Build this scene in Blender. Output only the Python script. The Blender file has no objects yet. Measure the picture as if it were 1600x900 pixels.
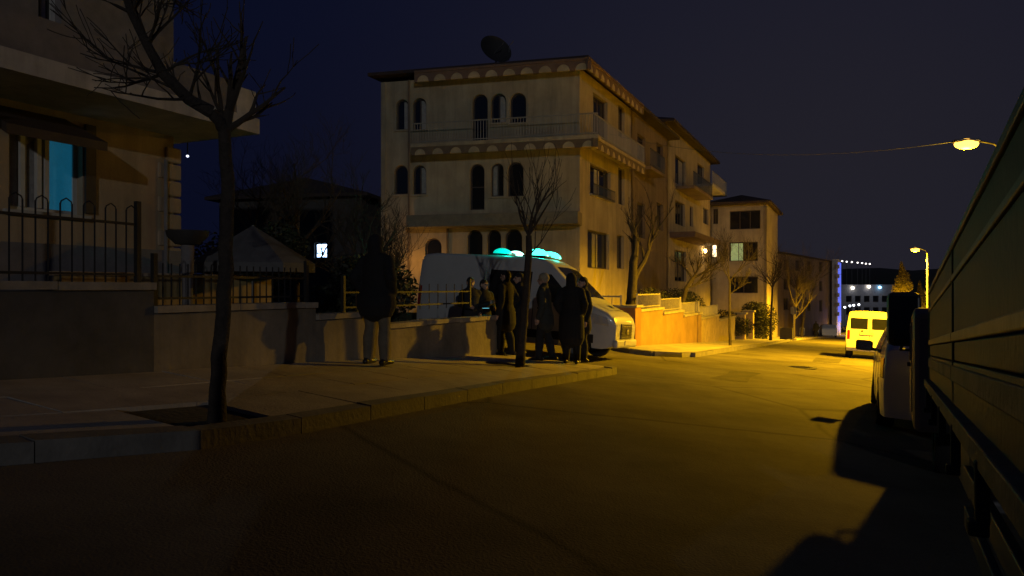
import bpy, bmesh, math, random
import numpy as np
from mathutils import Vector, Matrix
from mathutils.geometry import tessellate_polygon
random.seed(7)
SC = bpy.context.scene
COL = SC.collection
R = math.radians

# ------------------------------------------------------------------ camera
F = 1150.0                      # focal length in pixels of a 1600 px wide frame
CZ = 1.5                        # eye height
cam = bpy.data.cameras.new('camera'); camo = bpy.data.objects.new('camera', cam); COL.objects.link(camo)
cam.sensor_width = 36.0; cam.lens = 36.0 * F / 1600.0; cam.clip_end = 4000; cam.clip_start = 0.02
camo.location = (0, 0, CZ); camo.rotation_euler = (R(90), 0, 0)
SC.camera = camo

# ------------------------------------------------------------------ night sky, added dim fill light, exposure
SUN_EL, SUN_AZ = R(-4.0), R(215)
w = bpy.data.worlds.new('World'); SC.world = w; w.use_nodes = True
wn = w.node_tree; bg = wn.nodes['Background']
sky = wn.nodes.new('ShaderNodeTexSky'); sky.sky_type = 'NISHITA'; sky.sun_disc = False
sky.sun_elevation = SUN_EL; sky.sun_rotation = SUN_AZ
sky.altitude = 900; sky.air_density = 1.2; sky.dust_density = 1.0; sky.ozone_density = 3.0
# light of the town scattered in the night air, added evenly to the twilight sky
add = wn.nodes.new('ShaderNodeMix'); add.data_type = 'RGBA'; add.blend_type = 'ADD'; add.inputs[0].default_value = 1
geo = wn.nodes.new('ShaderNodeNewGeometry'); dot = wn.nodes.new('ShaderNodeVectorMath'); dot.operation = 'DOT_PRODUCT'
dot.inputs[1].default_value = Vector((-0.45, -1.0, -0.06)).normalized()
mxm = wn.nodes.new('ShaderNodeMath'); mxm.operation = 'MAXIMUM'; mxm.inputs[1].default_value = 0.0
pw = wn.nodes.new('ShaderNodeMath'); pw.operation = 'POWER'; pw.inputs[1].default_value = 7.0
tg = wn.nodes.new('ShaderNodeMix'); tg.data_type = 'RGBA'
tg.inputs[6].default_value = (0.010, 0.018, 0.082, 1); tg.inputs[7].default_value = (0.100, 0.094, 0.140, 1)   # open night sky / glow over the town
wn.links.new(geo.outputs['Incoming'], dot.inputs[0]); wn.links.new(dot.outputs['Value'], mxm.inputs[0]); wn.links.new(mxm.outputs[0], pw.inputs[0])
wn.links.new(pw.outputs[0], tg.inputs[0]); wn.links.new(tg.outputs[2], add.inputs[7])
wn.links.new(sky.outputs[0], add.inputs[6]); wn.links.new(add.outputs[2], bg.inputs[0])
bg.inputs[1].default_value = 0.15
sun = bpy.data.lights.new('fill_sun', 'SUN'); sun.energy = 0.20; sun.angle = R(0.5); sun.color = (0.95, 0.96, 1.0)  # added neutral fill from behind the camera, for unseen street lights
suno = bpy.data.objects.new('fill_sun', sun); COL.objects.link(suno); suno.rotation_euler = Vector((-.15, .95, -.14)).to_track_quat('-Z', 'Y').to_euler()
SC.view_settings.view_transform = 'Standard'; SC.view_settings.look = 'None'
SC.view_settings.exposure = 0.0; SC.view_settings.gamma = 1.0
SC.render.engine = 'CYCLES'; SC.cycles.use_denoising = True
SC.cycles.sample_clamp_indirect = 4.0; SC.cycles.max_bounces = 6
LAMP_W, LAMP_SPOT, LAMP_COL = 850.0, 27000.0, (1.0, 0.52, 0.008)

# ------------------------------------------------------------------ street frame: s runs down the street, t to its right
PHI = -math.atan2(0.419, 0.908); CU, SU = math.cos(PHI), -math.sin(PHI)
def G(s, t):                                       # road level
    a = np.interp(s, [-60, 0, 21, 31, 110, 220, 900], [1.2, 0, -0.72, -1.2, -5.1, -8.0, -8.0])
    b = np.interp(s, [-5, 3, 9, 14, 20, 40, 90], [-.115, -.112, -.094, -.068, -.055, -.03, -.01])
    return float(a + b * max(-13, min(4, t)))
def curve(s): return 0.0015 * max(0, s - 55) ** 2 if s < 130 else 0.0015 * 75 ** 2 + (s - 130) * 0.225
def ST(s, t, z=0.0): return Vector((SU * s + CU * t, CU * s - SU * t, z))
def inv(x, y): return (SU * x + CU * y, CU * x - SU * y)
def GW(x, y): return G(*inv(x, y))
def at(px, py, y): return Vector(((px - 800) / F * y, y, CZ + (450 - py) / F * y))

# ------------------------------------------------------------------ materials
MATS = {}
def M(name, col, rough=0.75, metal=0.0, var=0.25, scale=3.0, bump=0.15, bscale=30.0, spec=0.5, emit=None, es=0.0, coat=0.0):
    if name in MATS: return MATS[name]
    m = bpy.data.materials.new(name); m.use_nodes = True; nt = m.node_tree; b = nt.nodes['Principled BSDF']
    b.inputs['Roughness'].default_value = rough; b.inputs['Metallic'].default_value = metal
    b.inputs['Specular IOR Level'].default_value = spec; b.inputs['Coat Weight'].default_value = coat
    tc = nt.nodes.new('ShaderNodeTexCoord')
    if var > 0:
        n1 = nt.nodes.new('ShaderNodeTexNoise'); n1.inputs['Scale'].default_value = scale
        n1.inputs['Detail'].default_value = 8; n1.inputs['Roughness'].default_value = 0.65
        cr = nt.nodes.new('ShaderNodeValToRGB')
        cr.color_ramp.elements[0].position = 0.3; cr.color_ramp.elements[1].position = 0.72
        cr.color_ramp.elements[0].color = tuple(c * (1 - var) for c in col) + (1,)
        cr.color_ramp.elements[1].color = tuple(min(1, c * (1 + var * 0.6)) for c in col) + (1,)
        nt.links.new(tc.outputs['Object'], n1.inputs['Vector']); nt.links.new(n1.outputs[0], cr.inputs[0])
        nt.links.new(cr.outputs[0], b.inputs['Base Color'])
    else: b.inputs['Base Color'].default_value = tuple(col) + (1,)
    if bump > 0:
        n2 = nt.nodes.new('ShaderNodeTexNoise'); n2.inputs['Scale'].default_value = bscale; n2.inputs['Detail'].default_value = 5
        bp = nt.nodes.new('ShaderNodeBump'); bp.inputs['Strength'].default_value = bump; bp.inputs['Distance'].default_value = 0.02
        nt.links.new(tc.outputs['Object'], n2.inputs['Vector']); nt.links.new(n2.outputs[0], bp.inputs['Height'])
        nt.links.new(bp.outputs[0], b.inputs['Normal'])
    if emit:
        b.inputs['Emission Color'].default_value = tuple(emit) + (1,); b.inputs['Emission Strength'].default_value = es
    MATS[name] = m; return m
def streaks(m, amount=.24, sc=1.6):                     # rain streaks and grime running down a wall
    nt = m.node_tree; b = nt.nodes['Principled BSDF']; tc = [n for n in nt.nodes if n.type == 'TEX_COORD'][0]
    mp = nt.nodes.new('ShaderNodeMapping'); mp.inputs['Scale'].default_value = (sc, sc, sc * .09)
    n = nt.nodes.new('ShaderNodeTexNoise'); n.inputs['Scale'].default_value = 1.6; n.inputs['Detail'].default_value = 9; n.inputs['Roughness'].default_value = .7
    r = nt.nodes.new('ShaderNodeValToRGB'); r.color_ramp.elements[0].position = .38; r.color_ramp.elements[1].position = .58
    r.color_ramp.elements[0].color = (1 - amount,) * 3 + (1,); r.color_ramp.elements[1].color = (1, 1, 1, 1)
    base = b.inputs['Base Color'].links[0].from_socket; mul = nt.nodes.new('ShaderNodeMix'); mul.data_type = 'RGBA'; mul.blend_type = 'MULTIPLY'; mul.inputs[0].default_value = 1
    nt.links.new(tc.outputs['Object'], mp.inputs['Vector']); nt.links.new(mp.outputs[0], n.inputs['Vector']); nt.links.new(n.outputs[0], r.inputs[0])
    nt.links.new(base, mul.inputs[6]); nt.links.new(r.outputs[0], mul.inputs[7]); nt.links.new(mul.outputs[2], b.inputs['Base Color'])
def asphalt():
    m = M('asphalt', (0.125, 0.113, 0.095), 0.95, var=0.5, scale=0.5, bump=0.55, bscale=55, spec=0.12)
    nt = m.node_tree; b = nt.nodes['Principled BSDF']
    v = nt.nodes.new('ShaderNodeTexVoronoi'); v.feature = 'DISTANCE_TO_EDGE'; v.inputs['Scale'].default_value = 0.22
    tc = [n for n in nt.nodes if n.type == 'TEX_COORD'][0]
    dn = nt.nodes.new('ShaderNodeTexNoise'); dn.inputs['Scale'].default_value = 1.3; dn.inputs['Detail'].default_value = 6
    mx = nt.nodes.new('ShaderNodeMix'); mx.data_type = 'VECTOR'; mx.inputs[0].default_value = 0.12
    nt.links.new(tc.outputs['Object'], mx.inputs[4]); nt.links.new(tc.outputs['Object'], dn.inputs['Vector'])
    nt.links.new(dn.outputs['Color'], mx.inputs[5]); nt.links.new(mx.outputs[1], v.inputs['Vector'])
    r = nt.nodes.new('ShaderNodeValToRGB'); r.color_ramp.elements[0].position = 0.0; r.color_ramp.elements[1].position = 0.012
    r.color_ramp.elements[0].color = (0.55, 0.55, 0.55, 1); r.color_ramp.elements[1].color = (1, 1, 1, 1)
    nt.links.new(v.outputs[0], r.inputs[0])
    base = b.inputs['Base Color'].links[0].from_socket
    mul = nt.nodes.new('ShaderNodeMix'); mul.data_type = 'RGBA'; mul.blend_type = 'MULTIPLY'; mul.inputs[0].default_value = 1
    nt.links.new(base, mul.inputs[6]); nt.links.new(r.outputs[0], mul.inputs[7]); nt.links.new(mul.outputs[2], b.inputs['Base Color'])
    return m
ASPH = asphalt()
CONC = M('pavement concrete', (0.36, 0.325, 0.275), 0.85, var=0.35, scale=1.6, bump=0.4, bscale=35)
KERB = M('kerb stone', (0.15, 0.138, 0.118), 0.8, var=0.35, scale=2.5, bump=0.4, bscale=25)
SOIL = M('soil', (0.035, 0.028, 0.02), 0.95, var=0.4, bump=0.8, bscale=18)
GRASS = M('dark garden ground', (0.04, 0.045, 0.02), 0.95, var=0.5, bump=0.8, bscale=9)
RENDERW = M('grey garden wall render', (0.24, 0.205, 0.15), 0.9, var=0.4, scale=1.2, bump=0.5, bscale=14)
COPE = M('coping stone', (0.33, 0.29, 0.23), 0.8, var=0.3, scale=3, bump=0.3, bscale=25)
IRON = M('black iron', (0.02, 0.02, 0.02), 0.55, var=0.2, bump=0.1)
BARK = M('bark', (0.045, 0.035, 0.026), 0.95, var=0.5, scale=9, bump=1.0, bscale=40)
TWIG = M('twig', (0.05, 0.038, 0.026), 0.95, var=0.3, bump=0)
GLASS = M('dark window glass', (0.012, 0.013, 0.016), 0.08, var=0, bump=0.0, spec=0.7)
CURT = M('net curtain', (0.33, 0.31, 0.28), 0.9, var=0.25, scale=8, bump=0.5, bscale=20)
WFRAME = M('white window frame', (0.55, 0.53, 0.48), 0.5, var=0.15, bump=0)
DFRAME = M('brown window frame', (0.06, 0.04, 0.03), 0.6, var=0.2, bump=0)
YEL = M('ochre stucco', (0.40, 0.33, 0.215), 0.9, var=0.28, scale=0.7, bump=0.35, bscale=30)
CREAM = M('cream stucco', (0.40, 0.33, 0.22), 0.9, var=0.28, scale=0.6, bump=0.35, bscale=30)
LITARCH = M('lit arch stucco', (0.44, 0.35, 0.21), 0.85, var=0.35, scale=1.5, bump=0.2)  # paler than the wall: lamp light put into the colour
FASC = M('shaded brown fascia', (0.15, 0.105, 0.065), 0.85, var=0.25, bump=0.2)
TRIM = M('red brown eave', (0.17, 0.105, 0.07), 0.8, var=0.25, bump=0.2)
BROWN = M('brown stucco', (0.23, 0.165, 0.105), 0.9, var=0.3, scale=0.6, bump=0.35)
ORANGE = M('house orange stucco', (0.46, 0.335, 0.205), 0.9, var=0.2, scale=0.8, bump=0.35)
ROOF = M('dark roof tile', (0.045, 0.03, 0.026), 0.85, var=0.35, scale=4, bump=0.8, bscale=9)
WHITE = M('white concrete', (0.5, 0.47, 0.42), 0.8, var=0.2, bump=0.2)
RAILW = M('pale railing paint', (0.26, 0.235, 0.19), 0.5, var=0.2, bump=0)
for m_ in (YEL, CREAM, BROWN, ORANGE, RENDERW, WHITE, COPE): streaks(m_)
GREY = M('grey stucco', (0.2, 0.18, 0.17), 0.9, var=0.3, bump=0.3)
RUBBER = M('rubber', (0.012, 0.012, 0.012), 0.85, var=0.2, bump=0.2)
BLKP = M('black plastic', (0.012, 0.012, 0.013), 0.4, var=0.1, bump=0.05)
CHROME = M('chrome', (0.6, 0.6, 0.6), 0.18, metal=1.0, var=0, bump=0)
STEEL = M('painted steel', (0.18, 0.18, 0.18), 0.5, metal=0.4, var=0.3, bump=0.1)
VANW = M('van white paint', (0.44, 0.44, 0.42), 0.35, var=0.08, scale=1.5, bump=0.02, coat=0.4)
LAMPGLASS = M('headlamp glass', (0.75, 0.75, 0.75), 0.12, metal=0.6, var=0, bump=0)
REDL = M('tail lamp red', (0.25, 0.01, 0.01), 0.2, var=0, bump=0)
AMBER = M('amber lens', (0.6, 0.2, 0.02), 0.2, var=0, bump=0)
SODIUM = M('sodium lamp glow', (1, 0.7, 0.2), 0.4, var=0, bump=0, emit=(1.0, 0.52, 0.07), es=4.0)
TEAL = M('teal beacon glow', (0.1, 0.6, 0.5), 0.3, var=0, bump=0, emit=(0.05, 1.0, 0.70), es=5.0)
TEALD = M('dim teal beacon glow', (0.05, 0.5, 0.45), 0.3, var=0, bump=0, emit=(0.0, 0.8, 0.62), es=0.9)

# ------------------------------------------------------------------ mesh building
class MB:
    def __init__(self): self.v = []; self.f = []
    def add(self, vs, fs):
        o = len(self.v); self.v += [tuple(p) for p in vs]; self.f += [tuple(i + o for i in f) for f in fs]; return self
    def box(self, c, d, rz=0.0, m=None):
        hx, hy, hz = d[0] / 2, d[1] / 2, d[2] / 2; cr, sr = math.cos(rz), math.sin(rz); vs = []
        for x, y, z in [(-1,-1,-1),(1,-1,-1),(1,1,-1),(-1,1,-1),(-1,-1,1),(1,-1,1),(1,1,1),(-1,1,1)]:
            X, Y = x * hx, y * hy; p = Vector((X * cr - Y * sr, X * sr + Y * cr, z * hz))
            if m is not None: p = m @ p
            vs.append(p + Vector(c))
        return self.add(vs, [(0,3,2,1),(4,5,6,7),(0,1,5,4),(1,2,6,5),(2,3,7,6),(3,0,4,7)])
    def bar(self, a, b, wdt, h=None, up=(0, 0, 1)):
        a, b = Vector(a), Vector(b); d = (b - a); L = d.length; d.normalize(); u = Vector(up)
        if abs(d.dot(u)) > 0.98: u = Vector((1, 0, 0))
        s = d.cross(u).normalized(); u = s.cross(d); h = h or wdt
        return self.box((a + b) / 2, (L, wdt, h), m=Matrix((d, -s, u)).transposed())
    def tube(self, pts, rad, n=6, cap=True):
        pts = [Vector(p) for p in pts]; rings = []; N = len(pts)
        if not hasattr(rad, '__len__'): rad = [rad] * N
        for i, p in enumerate(pts):
            d = (pts[min(i + 1, N - 1)] - pts[max(i - 1, 0)]).normalized()
            u = Vector((1, 0, 0)) if abs(d.x) < 0.8 else Vector((0, 1, 0))
            s = d.cross(u).normalized(); u = s.cross(d)
            rings.append([p + (s * math.cos(2 * math.pi * k / n) + u * math.sin(2 * math.pi * k / n)) * rad[i] for k in range(n)])
        vs = [q for r in rings for q in r]; fs = []
        for i in range(N - 1):
            for k in range(n):
                k2 = (k + 1) % n; fs.append((i * n + k, i * n + k2, (i + 1) * n + k2, (i + 1) * n + k))
        if cap: fs += [tuple(range(n - 1, -1, -1)), tuple((N - 1) * n + k for k in range(n))]
        return self.add(vs, fs)
    def ring(self, pts, rads, n=12):              # vertical-ish limb with (side, front) radii, rounded ends
        pts = [Vector(p) for p in pts]; N = len(pts); rings = []
        P, Q = list(pts), [tuple(r) if hasattr(r, '__len__') else (r, r) for r in rads]
        d0 = (P[0] - P[1]).normalized(); d1 = (P[-1] - P[-2]).normalized()
        m0, m1 = min(Q[0]), min(Q[-1])
        P = [P[0] + d0 * m0 * .95, P[0] + d0 * m0 * .6] + P + [P[-1] + d1 * m1 * .6, P[-1] + d1 * m1 * .95]
        Q = [(Q[0][0]*.3, Q[0][1]*.3), (Q[0][0]*.8, Q[0][1]*.8)] + Q + [(Q[-1][0]*.8, Q[-1][1]*.8), (Q[-1][0]*.3, Q[-1][1]*.3)]
        vs = []
        for i, p in enumerate(P):
            d = (P[min(i + 1, len(P) - 1)] - P[max(i - 1, 0)]).normalized()
            s = Vector((0, 1, 0)); s = (s - d * s.dot(d))
            s = s.normalized() if s.length > 0.2 else Vector((1, 0, 0)).cross(d).normalized()
            u = s.cross(d)
            vs += [p + s * math.cos(2*math.pi*k/n) * Q[i][0] + u * math.sin(2*math.pi*k/n) * Q[i][1] for k in range(n)]
        fs = []
        for i in range(len(P) - 1):
            for k in range(n):
                k2 = (k + 1) % n; fs.append((i*n+k, i*n+k2, (i+1)*n+k2, (i+1)*n+k))
        fs += [tuple(range(n - 1, -1, -1)), tuple((len(P) - 1) * n + k for k in range(n))]
        return self.add(vs, fs)
    def ball(self, c, r, nu=12, nv=8, z0=-1.0):
        c = Vector(c); r = r if hasattr(r, '__len__') else (r, r, r); vs = []; fs = []
        a0 = math.asin(max(-1, z0))
        for i in range(nv + 1):
            a = a0 + (math.pi / 2 - a0) * i / nv
            for k in range(nu):
                b = 2 * math.pi * k / nu
                vs.append(c + Vector((math.cos(a) * math.cos(b) * r[0], math.cos(a) * math.sin(b) * r[1], math.sin(a) * r[2])))
        for i in range(nv):
            for k in range(nu):
                k2 = (k + 1) % nu; fs.append((i*nu+k, i*nu+k2, (i+1)*nu+k2, (i+1)*nu+k))
        fs.append(tuple(range(nu - 1, -1, -1)))
        return self.add(vs, fs)
    def lathe(self, prof, c, axis='z', n=20):
        c = Vector(c); vs = []; fs = []; K = len(prof)
        for k in range(n):
            a = 2 * math.pi * k / n
            for r, h in prof:
                q = (r * math.cos(a), r * math.sin(a), h)
                vs.append(c + (Vector(q) if axis == 'z' else Vector((q[0], q[2], q[1]))))
        for k in range(n):
            for i in range(K - 1):
                k2 = (k + 1) % n; fs.append((k*K+i, k2*K+i, k2*K+i+1, k*K+i+1))
        return self.add(vs, fs)
    def poly(self, outer, depth, tf, holes=()):     # 2D outline with holes, extruded by depth; tf(u, v, w) -> point
        loops = [outer] + list(holes); flat = [p for l in loops for p in l]
        tris = tessellate_polygon([[Vector((p[0], p[1], 0)) for p in l] for l in loops]); n = len(flat)
        vs = [tf(p[0], p[1], 0) for p in flat] + [tf(p[0], p[1], -depth) for p in flat]
        fs = [tuple(t) for t in tris] + [tuple(n + i for i in reversed(t)) for t in tris]; o = 0
        for l in loops:
            L = len(l)
            for i in range(L): j = (i + 1) % L; fs.append((o+i, o+j, n+o+j, n+o+i))
            o += L
        return self.add(vs, fs)
    def build(self, name, mat, parent=None, origin=None, smooth=False, bevel=0.0):
        me = bpy.data.meshes.new(name); o = Vector(origin) if origin is not None else Vector((0, 0, 0))
        me.from_pydata([Vector(p) - o for p in self.v], [], self.f); me.update()
        bm = bmesh.new(); bm.from_mesh(me); bmesh.ops.recalc_face_normals(bm, faces=bm.faces); bm.to_mesh(me); bm.free()
        me.materials.append(mat)
        if smooth:
            for p in me.polygons: p.use_smooth = True
            me.set_sharp_from_angle(angle=R(38))
        ob = bpy.data.objects.new(name, me); COL.objects.link(ob)
        if parent is not None: ob.parent = parent
        elif origin is not None: ob.location = o
        if bevel > 0:
            b = ob.modifiers.new('bevel', 'BEVEL'); b.width = bevel; b.segments = 2; b.limit_method = 'ANGLE'
        return ob
def tag(o, label=None, cat=None, group=None, kind=None):
    if label: o['label'] = label
    if cat: o['category'] = cat
    if group: o['group'] = group
    if kind: o['kind'] = kind
    return o
def empty(name, loc, label=None, cat=None, group=None, rz=0.0):
    e = bpy.data.objects.new(name, None); COL.objects.link(e); e.location = loc; e.rotation_euler = (0, 0, rz)
    e.empty_display_size = 0.2
    return tag(e, label, cat, group)
def inst(src, parent, loc=(0, 0, 0), rot=(0, 0, 0), scale=None):
    c = src.copy(); COL.objects.link(c); c.parent = parent; c.location = loc; c.rotation_euler = rot
    if scale: c.scale = scale
    return c
def point_light(name, loc, col, watts, rad, parent=None):
    l = bpy.data.lights.new(name, 'POINT'); l.color = col; l.energy = watts; l.shadow_soft_size = rad
    o = bpy.data.objects.new(name, l); COL.objects.link(o); o.location = loc
    if parent is not None: o.parent = parent
    return o

# ------------------------------------------------------------------ ground, road, pavements
def sheet(name, ss, ts, fz, mat, kind='structure', thick=0.0, use_curve=True):
    mb = MB(); n = len(ts); vs = []
    for s in ss:
        for t in ts:
            tt = t + (curve(s) if use_curve else 0); vs.append(ST(s, tt, fz(s, t)))
    fs = [(i*n+j, i*n+j+1, (i+1)*n+j+1, (i+1)*n+j) for i in range(len(ss) - 1) for j in range(n - 1)]
    mb.add(vs, fs)
    if thick:
        o = [Vector(v) - Vector((0, 0, thick)) for v in vs]; k = len(vs); m = len(ss); mb.add(o, [])
        for i in range(m - 1):
            mb.f.append((i*n, (i+1)*n, k+(i+1)*n, k+i*n)); mb.f.append((i*n+n-1, k+i*n+n-1, k+(i+1)*n+n-1, (i+1)*n+n-1))
        for j in range(n - 1):
            mb.f.append((j, k+j, k+j+1, j+1)); q = (m-1)*n; mb.f.append((q+j, q+j+1, k+q+j+1, k+q+j))
    return tag(mb.build(name, mat), kind=kind)
lin = lambda a, b, n: [a + (b - a) * i / (n - 1) for i in range(n)]
KT = -4.2                       # left kerb line
WT = -6.6                       # garden wall line
def kt(s): return KT - min(1.3, .30 * max(0.0, 4.2 - s) ** 1.15)     # the kerb bends away towards the house
def right_kerb(s): return float(np.interp(s, [-10, 3, 10, 30, 80], [3.0, 3.0, 2.6, 2.2, 2.2]))
sheet('ground', lin(-60, 60, 41) + lin(70, 900, 40), lin(-400, -20, 20) + lin(-18, 18, 19) + lin(20, 400, 20),
      lambda s, t: G(s, t) - 0.09, GRASS, use_curve=False)
road_s = lin(-12, 60, 73) + lin(62, 200, 70)
sheet('road', road_s, [-6.4, -5.2, KT] + lin(-4, 2, 7) + [3.0], lambda s, t: G(s, t), ASPH)
sheet('side_street', lin(14.0, 21.5, 10), lin(-40, KT + 0.3, 30), lambda s, t: G(s, t) + 0.004, ASPH, use_curve=False)
PATCH = M('patched asphalt', (0.078, 0.071, 0.061), 0.95, var=0.4, scale=1.5, bump=0.6, bscale=45, spec=0.12); ROADO = bpy.data.objects['road']
for (s0, s1, t0, t1, jt) in ((15.5, 18.2, -2.6, -1.9, .12), (26.0, 29.5, -1.2, -.3, .15)):
    rp = random.Random(s0); q = [(s0, t0), ((s0 + s1) / 2, t0 + rp.uniform(-jt, jt)), (s1, t0), (s1 + rp.uniform(0, jt), (t0 + t1) / 2), (s1, t1), ((s0 + s1) / 2, t1 + rp.uniform(-jt, jt)), (s0, t1), (s0 - rp.uniform(0, jt), (t0 + t1) / 2)]
    q = [(a + rp.uniform(-jt, jt) * .5, b + rp.uniform(-jt, jt) * .5) for a, b in q]; c = (sum(a for a, b in q) / 8, sum(b for a, b in q) / 8)
    MB().add([ST(*c, G(*c) + .006)] + [ST(a, b, G(a, b) + .006) for a, b in q], [(0, 1 + i, 1 + (i + 1) % 8) for i in range(8)]).build('repair_patch', PATCH, ROADO)
PH = 0.13
mb = MB(); ss_ = lin(-12, 14.0, 53); rw = [0, .5, 1]; gp_ = []
for q in ss_:
    for f_ in rw: t_ = WT - .1 + (kt(q) - .16 - WT + .1) * f_; gp_.append(ST(q, t_, G(q, t_) + PH - .035))
mb.add(gp_, [(i*3+j, i*3+j+1, (i+1)*3+j+1, (i+1)*3+j) for i in range(52) for j in range(2)])
pave = tag(mb.build('pavement', SOIL), kind='structure')
pave2 = sheet('pavement', lin(22.4, 62, 41), lin(WT - 0.1, KT - 0.16, 4), lambda s, t: G(s, t) + PH - 0.03, CONC, thick=0.25)
pave3 = sheet('pavement', lin(63, 170, 60), lin(-8.0, KT + 0.1, 4), lambda s, t: G(s, t) + PH - 0.01, CONC, thick=0.25)
pave4 = sheet('pavement', lin(-12, 150, 120), [3.05, 4.0, 5.5], lambda s, t: G(s, t) + PH, CONC, thick=0.25)
TREE1, TREE2 = at(338, 650, 5.8), at(812, 577, 12.7)
T1st, T2st = inv(TREE1.x, TREE1.y), inv(TREE2.x, TREE2.y)
rs = random.Random(3)
def slab(parent, name, s0, s1, t0, t1, dz, mat, lift=0.0, h=0.07):           # t0, t1: numbers or functions of s
    g = 0.006; f0 = t0 if callable(t0) else (lambda v: t0); f1_ = t1 if callable(t1) else (lambda v: t1)
    q = [(s0+g, f0(s0)+g), (s1-g, f0(s1)+g), (s1-g, f1_(s1)-g), (s0+g, f1_(s0)-g)]
    top = [ST(s, t, G(s, t) + dz + lift + rs.uniform(-.005, .005)) for s, t in q]
    mb = MB(); mb.add([p - Vector((0, 0, h)) for p in top] + top, [(0,3,2,1),(4,5,6,7),(0,1,5,4),(1,2,6,5),(2,3,7,6),(3,0,4,7)])
    return mb.build(name, mat, parent)
rows = [(lambda v, f=f: WT + .02 + (kt(v) - .17 - WT - .02) * f) for f in (0, 1/3, 2/3, 1)]
holes = {2: (T1st[0] - .42, T1st[0] + .42), 1: (T2st[0] - .36, T2st[0] + .36)}
for j in range(3):
    for (a, e) in ([(-2.0, holes[j][0]), (holes[j][1], 14.0)] if j in holes else [(-2.0, 14.0)]):
        n = max(1, round((e - a) / 1.1))
        for k in range(n): slab(pave, 'paving_slab', a + (e - a) * k / n, a + (e - a) * (k + 1) / n, rows[j], rows[j + 1], PH, CONC)
s = -2.0
while s < 14.0:
    e = min(14.0, s + 0.98); slab(pave, 'kerb_stone', s, e, lambda v: kt(v) - .16, lambda v: kt(v) + .02, PH, KERB, rs.uniform(0, .016), 0.3); s = e
s = 22.0
while s < 60:
    e = s + 0.98; slab(pave2, 'kerb_stone', s, e, KT - 0.16, KT + 0.02, PH, KERB, rs.uniform(0, .012), 0.3); s = e
# corner of the far pavement, swept back to the garden wall
mb = MB(); pts = [(22.4, KT - .16), (21.2, KT - .3), (20.6, KT - .9), (20.9, KT - 1.6), (21.8, WT), (22.4, WT)]
mb.add([ST(a, b, G(a, b) + PH - 0.026) for a, b in pts] + [ST(a, b, G(a, b) - .12) for a, b in pts],
       [tuple(range(6))] + [(i, (i+1) % 6, 6 + (i+1) % 6, 6 + i) for i in range(6)])
mb.build('pavement_corner', CONC, pave2)
for i in range(4):
    a, b = pts[i], pts[i + 1]
    mb = MB(); pa, pb = ST(*a, G(*a)), ST(*b, G(*b)); mb.bar(pa + Vector((0,0,.02)), pb + Vector((0,0,.02)), 0.16, 0.24)
    mb.build('kerb_stone', KERB, pave2)
# manhole cover
def manhole(p, label):
    root = empty('manhole_cover', p, label, 'manhole cover', rz=PHI)
    mb = MB(); mb.lathe([(0, .008), (.30, .008), (.32, .0)], (0, 0, 0), n=28)
    for k in range(-2, 3): mb.box((0, k * .1, .011), (math.sqrt(max(.01, .09 - (k * .1) ** 2)) * 1.8, .035, .008))
    mb.build('lid', M('cast iron', (0.03, 0.028, 0.025), 0.6, metal=.5), root)
    mb = MB(); mb.lathe([(.33, .0), (.33, .012), (.42, .012), (.42, -.02)], (0, 0, 0), n=28); mb.build('rim', IRON, root)
p = at(1250, 577, 20.0); manhole((p.x, p.y, GW(p.x, p.y) + .006), 'round iron manhole cover set in the lit road')

# ------------------------------------------------------------------ trees
def branch(mb, p, d, r, L, depth, rnd, up=0.25, spread=0.6, n=5, kids=3):
    pts = [p]; rad = [r]; q = p.copy(); dd = d.copy(); k = 5
    for i in range(k):
        dd = (dd + Vector((rnd.gauss(0, .12), rnd.gauss(0, .12), rnd.gauss(0, .08) + up * .12))).normalized()
        q = q + dd * L / k; pts.append(q.copy()); rad.append(max(.0035, r * (1 - .75 * (i + 1) / k)))
    mb.tube(pts, rad, n=max(3, n), cap=False)
    if depth <= 0: return
    for j in range(kids + (1 if depth > 1 else 0)):
        f = rnd.uniform(.25, 1.0); i = min(k, max(1, int(f * k)))
        nd = (dd + Vector((rnd.gauss(0, spread), rnd.gauss(0, spread), rnd.gauss(0, spread * .6) + up))).normalized()
        branch(mb, pts[i], nd, max(.004, rad[i] * .75), L * rnd.uniform(.5, .78), depth - 1, rnd, up, spread, n - 1, kids)
def bare_tree(base, label, trunk, r0, limbs, seed, depth=3, group=None, cat='tree', spread=.5, up=.3, kids=3, mat=None):
    rnd = random.Random(seed); base = Vector(base); root = empty('bare_tree', base, label, cat, group)
    tp = [Vector(p) for p in trunk]; n = len(tp); fine = []
    for i in range(n - 1):
        for k in range(4):
            f = k / 4; fine.append(tp[i].lerp(tp[i+1], f) + Vector((rnd.gauss(0, r0*.07), rnd.gauss(0, r0*.07), 0)))
    fine.append(tp[-1]); fine[0] = tp[0] - Vector((0, 0, .15))
    rad = [r0 * (1.25 if i == 0 else 1.08 if i == 1 else 1.0 - .35 * i / len(fine)) for i in range(len(fine))]
    MB().tube(fine, rad, n=12).build('trunk', mat or BARK, root, smooth=True)
    mb = MB()
    for (i, d, r, L, dep) in limbs:
        branch(mb, tp[i], Vector(d).normalized(), r, L, dep, rnd, up, spread, 7, kids)
    mb.build('crown', mat or TWIG, root, smooth=True)
    return root
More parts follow.
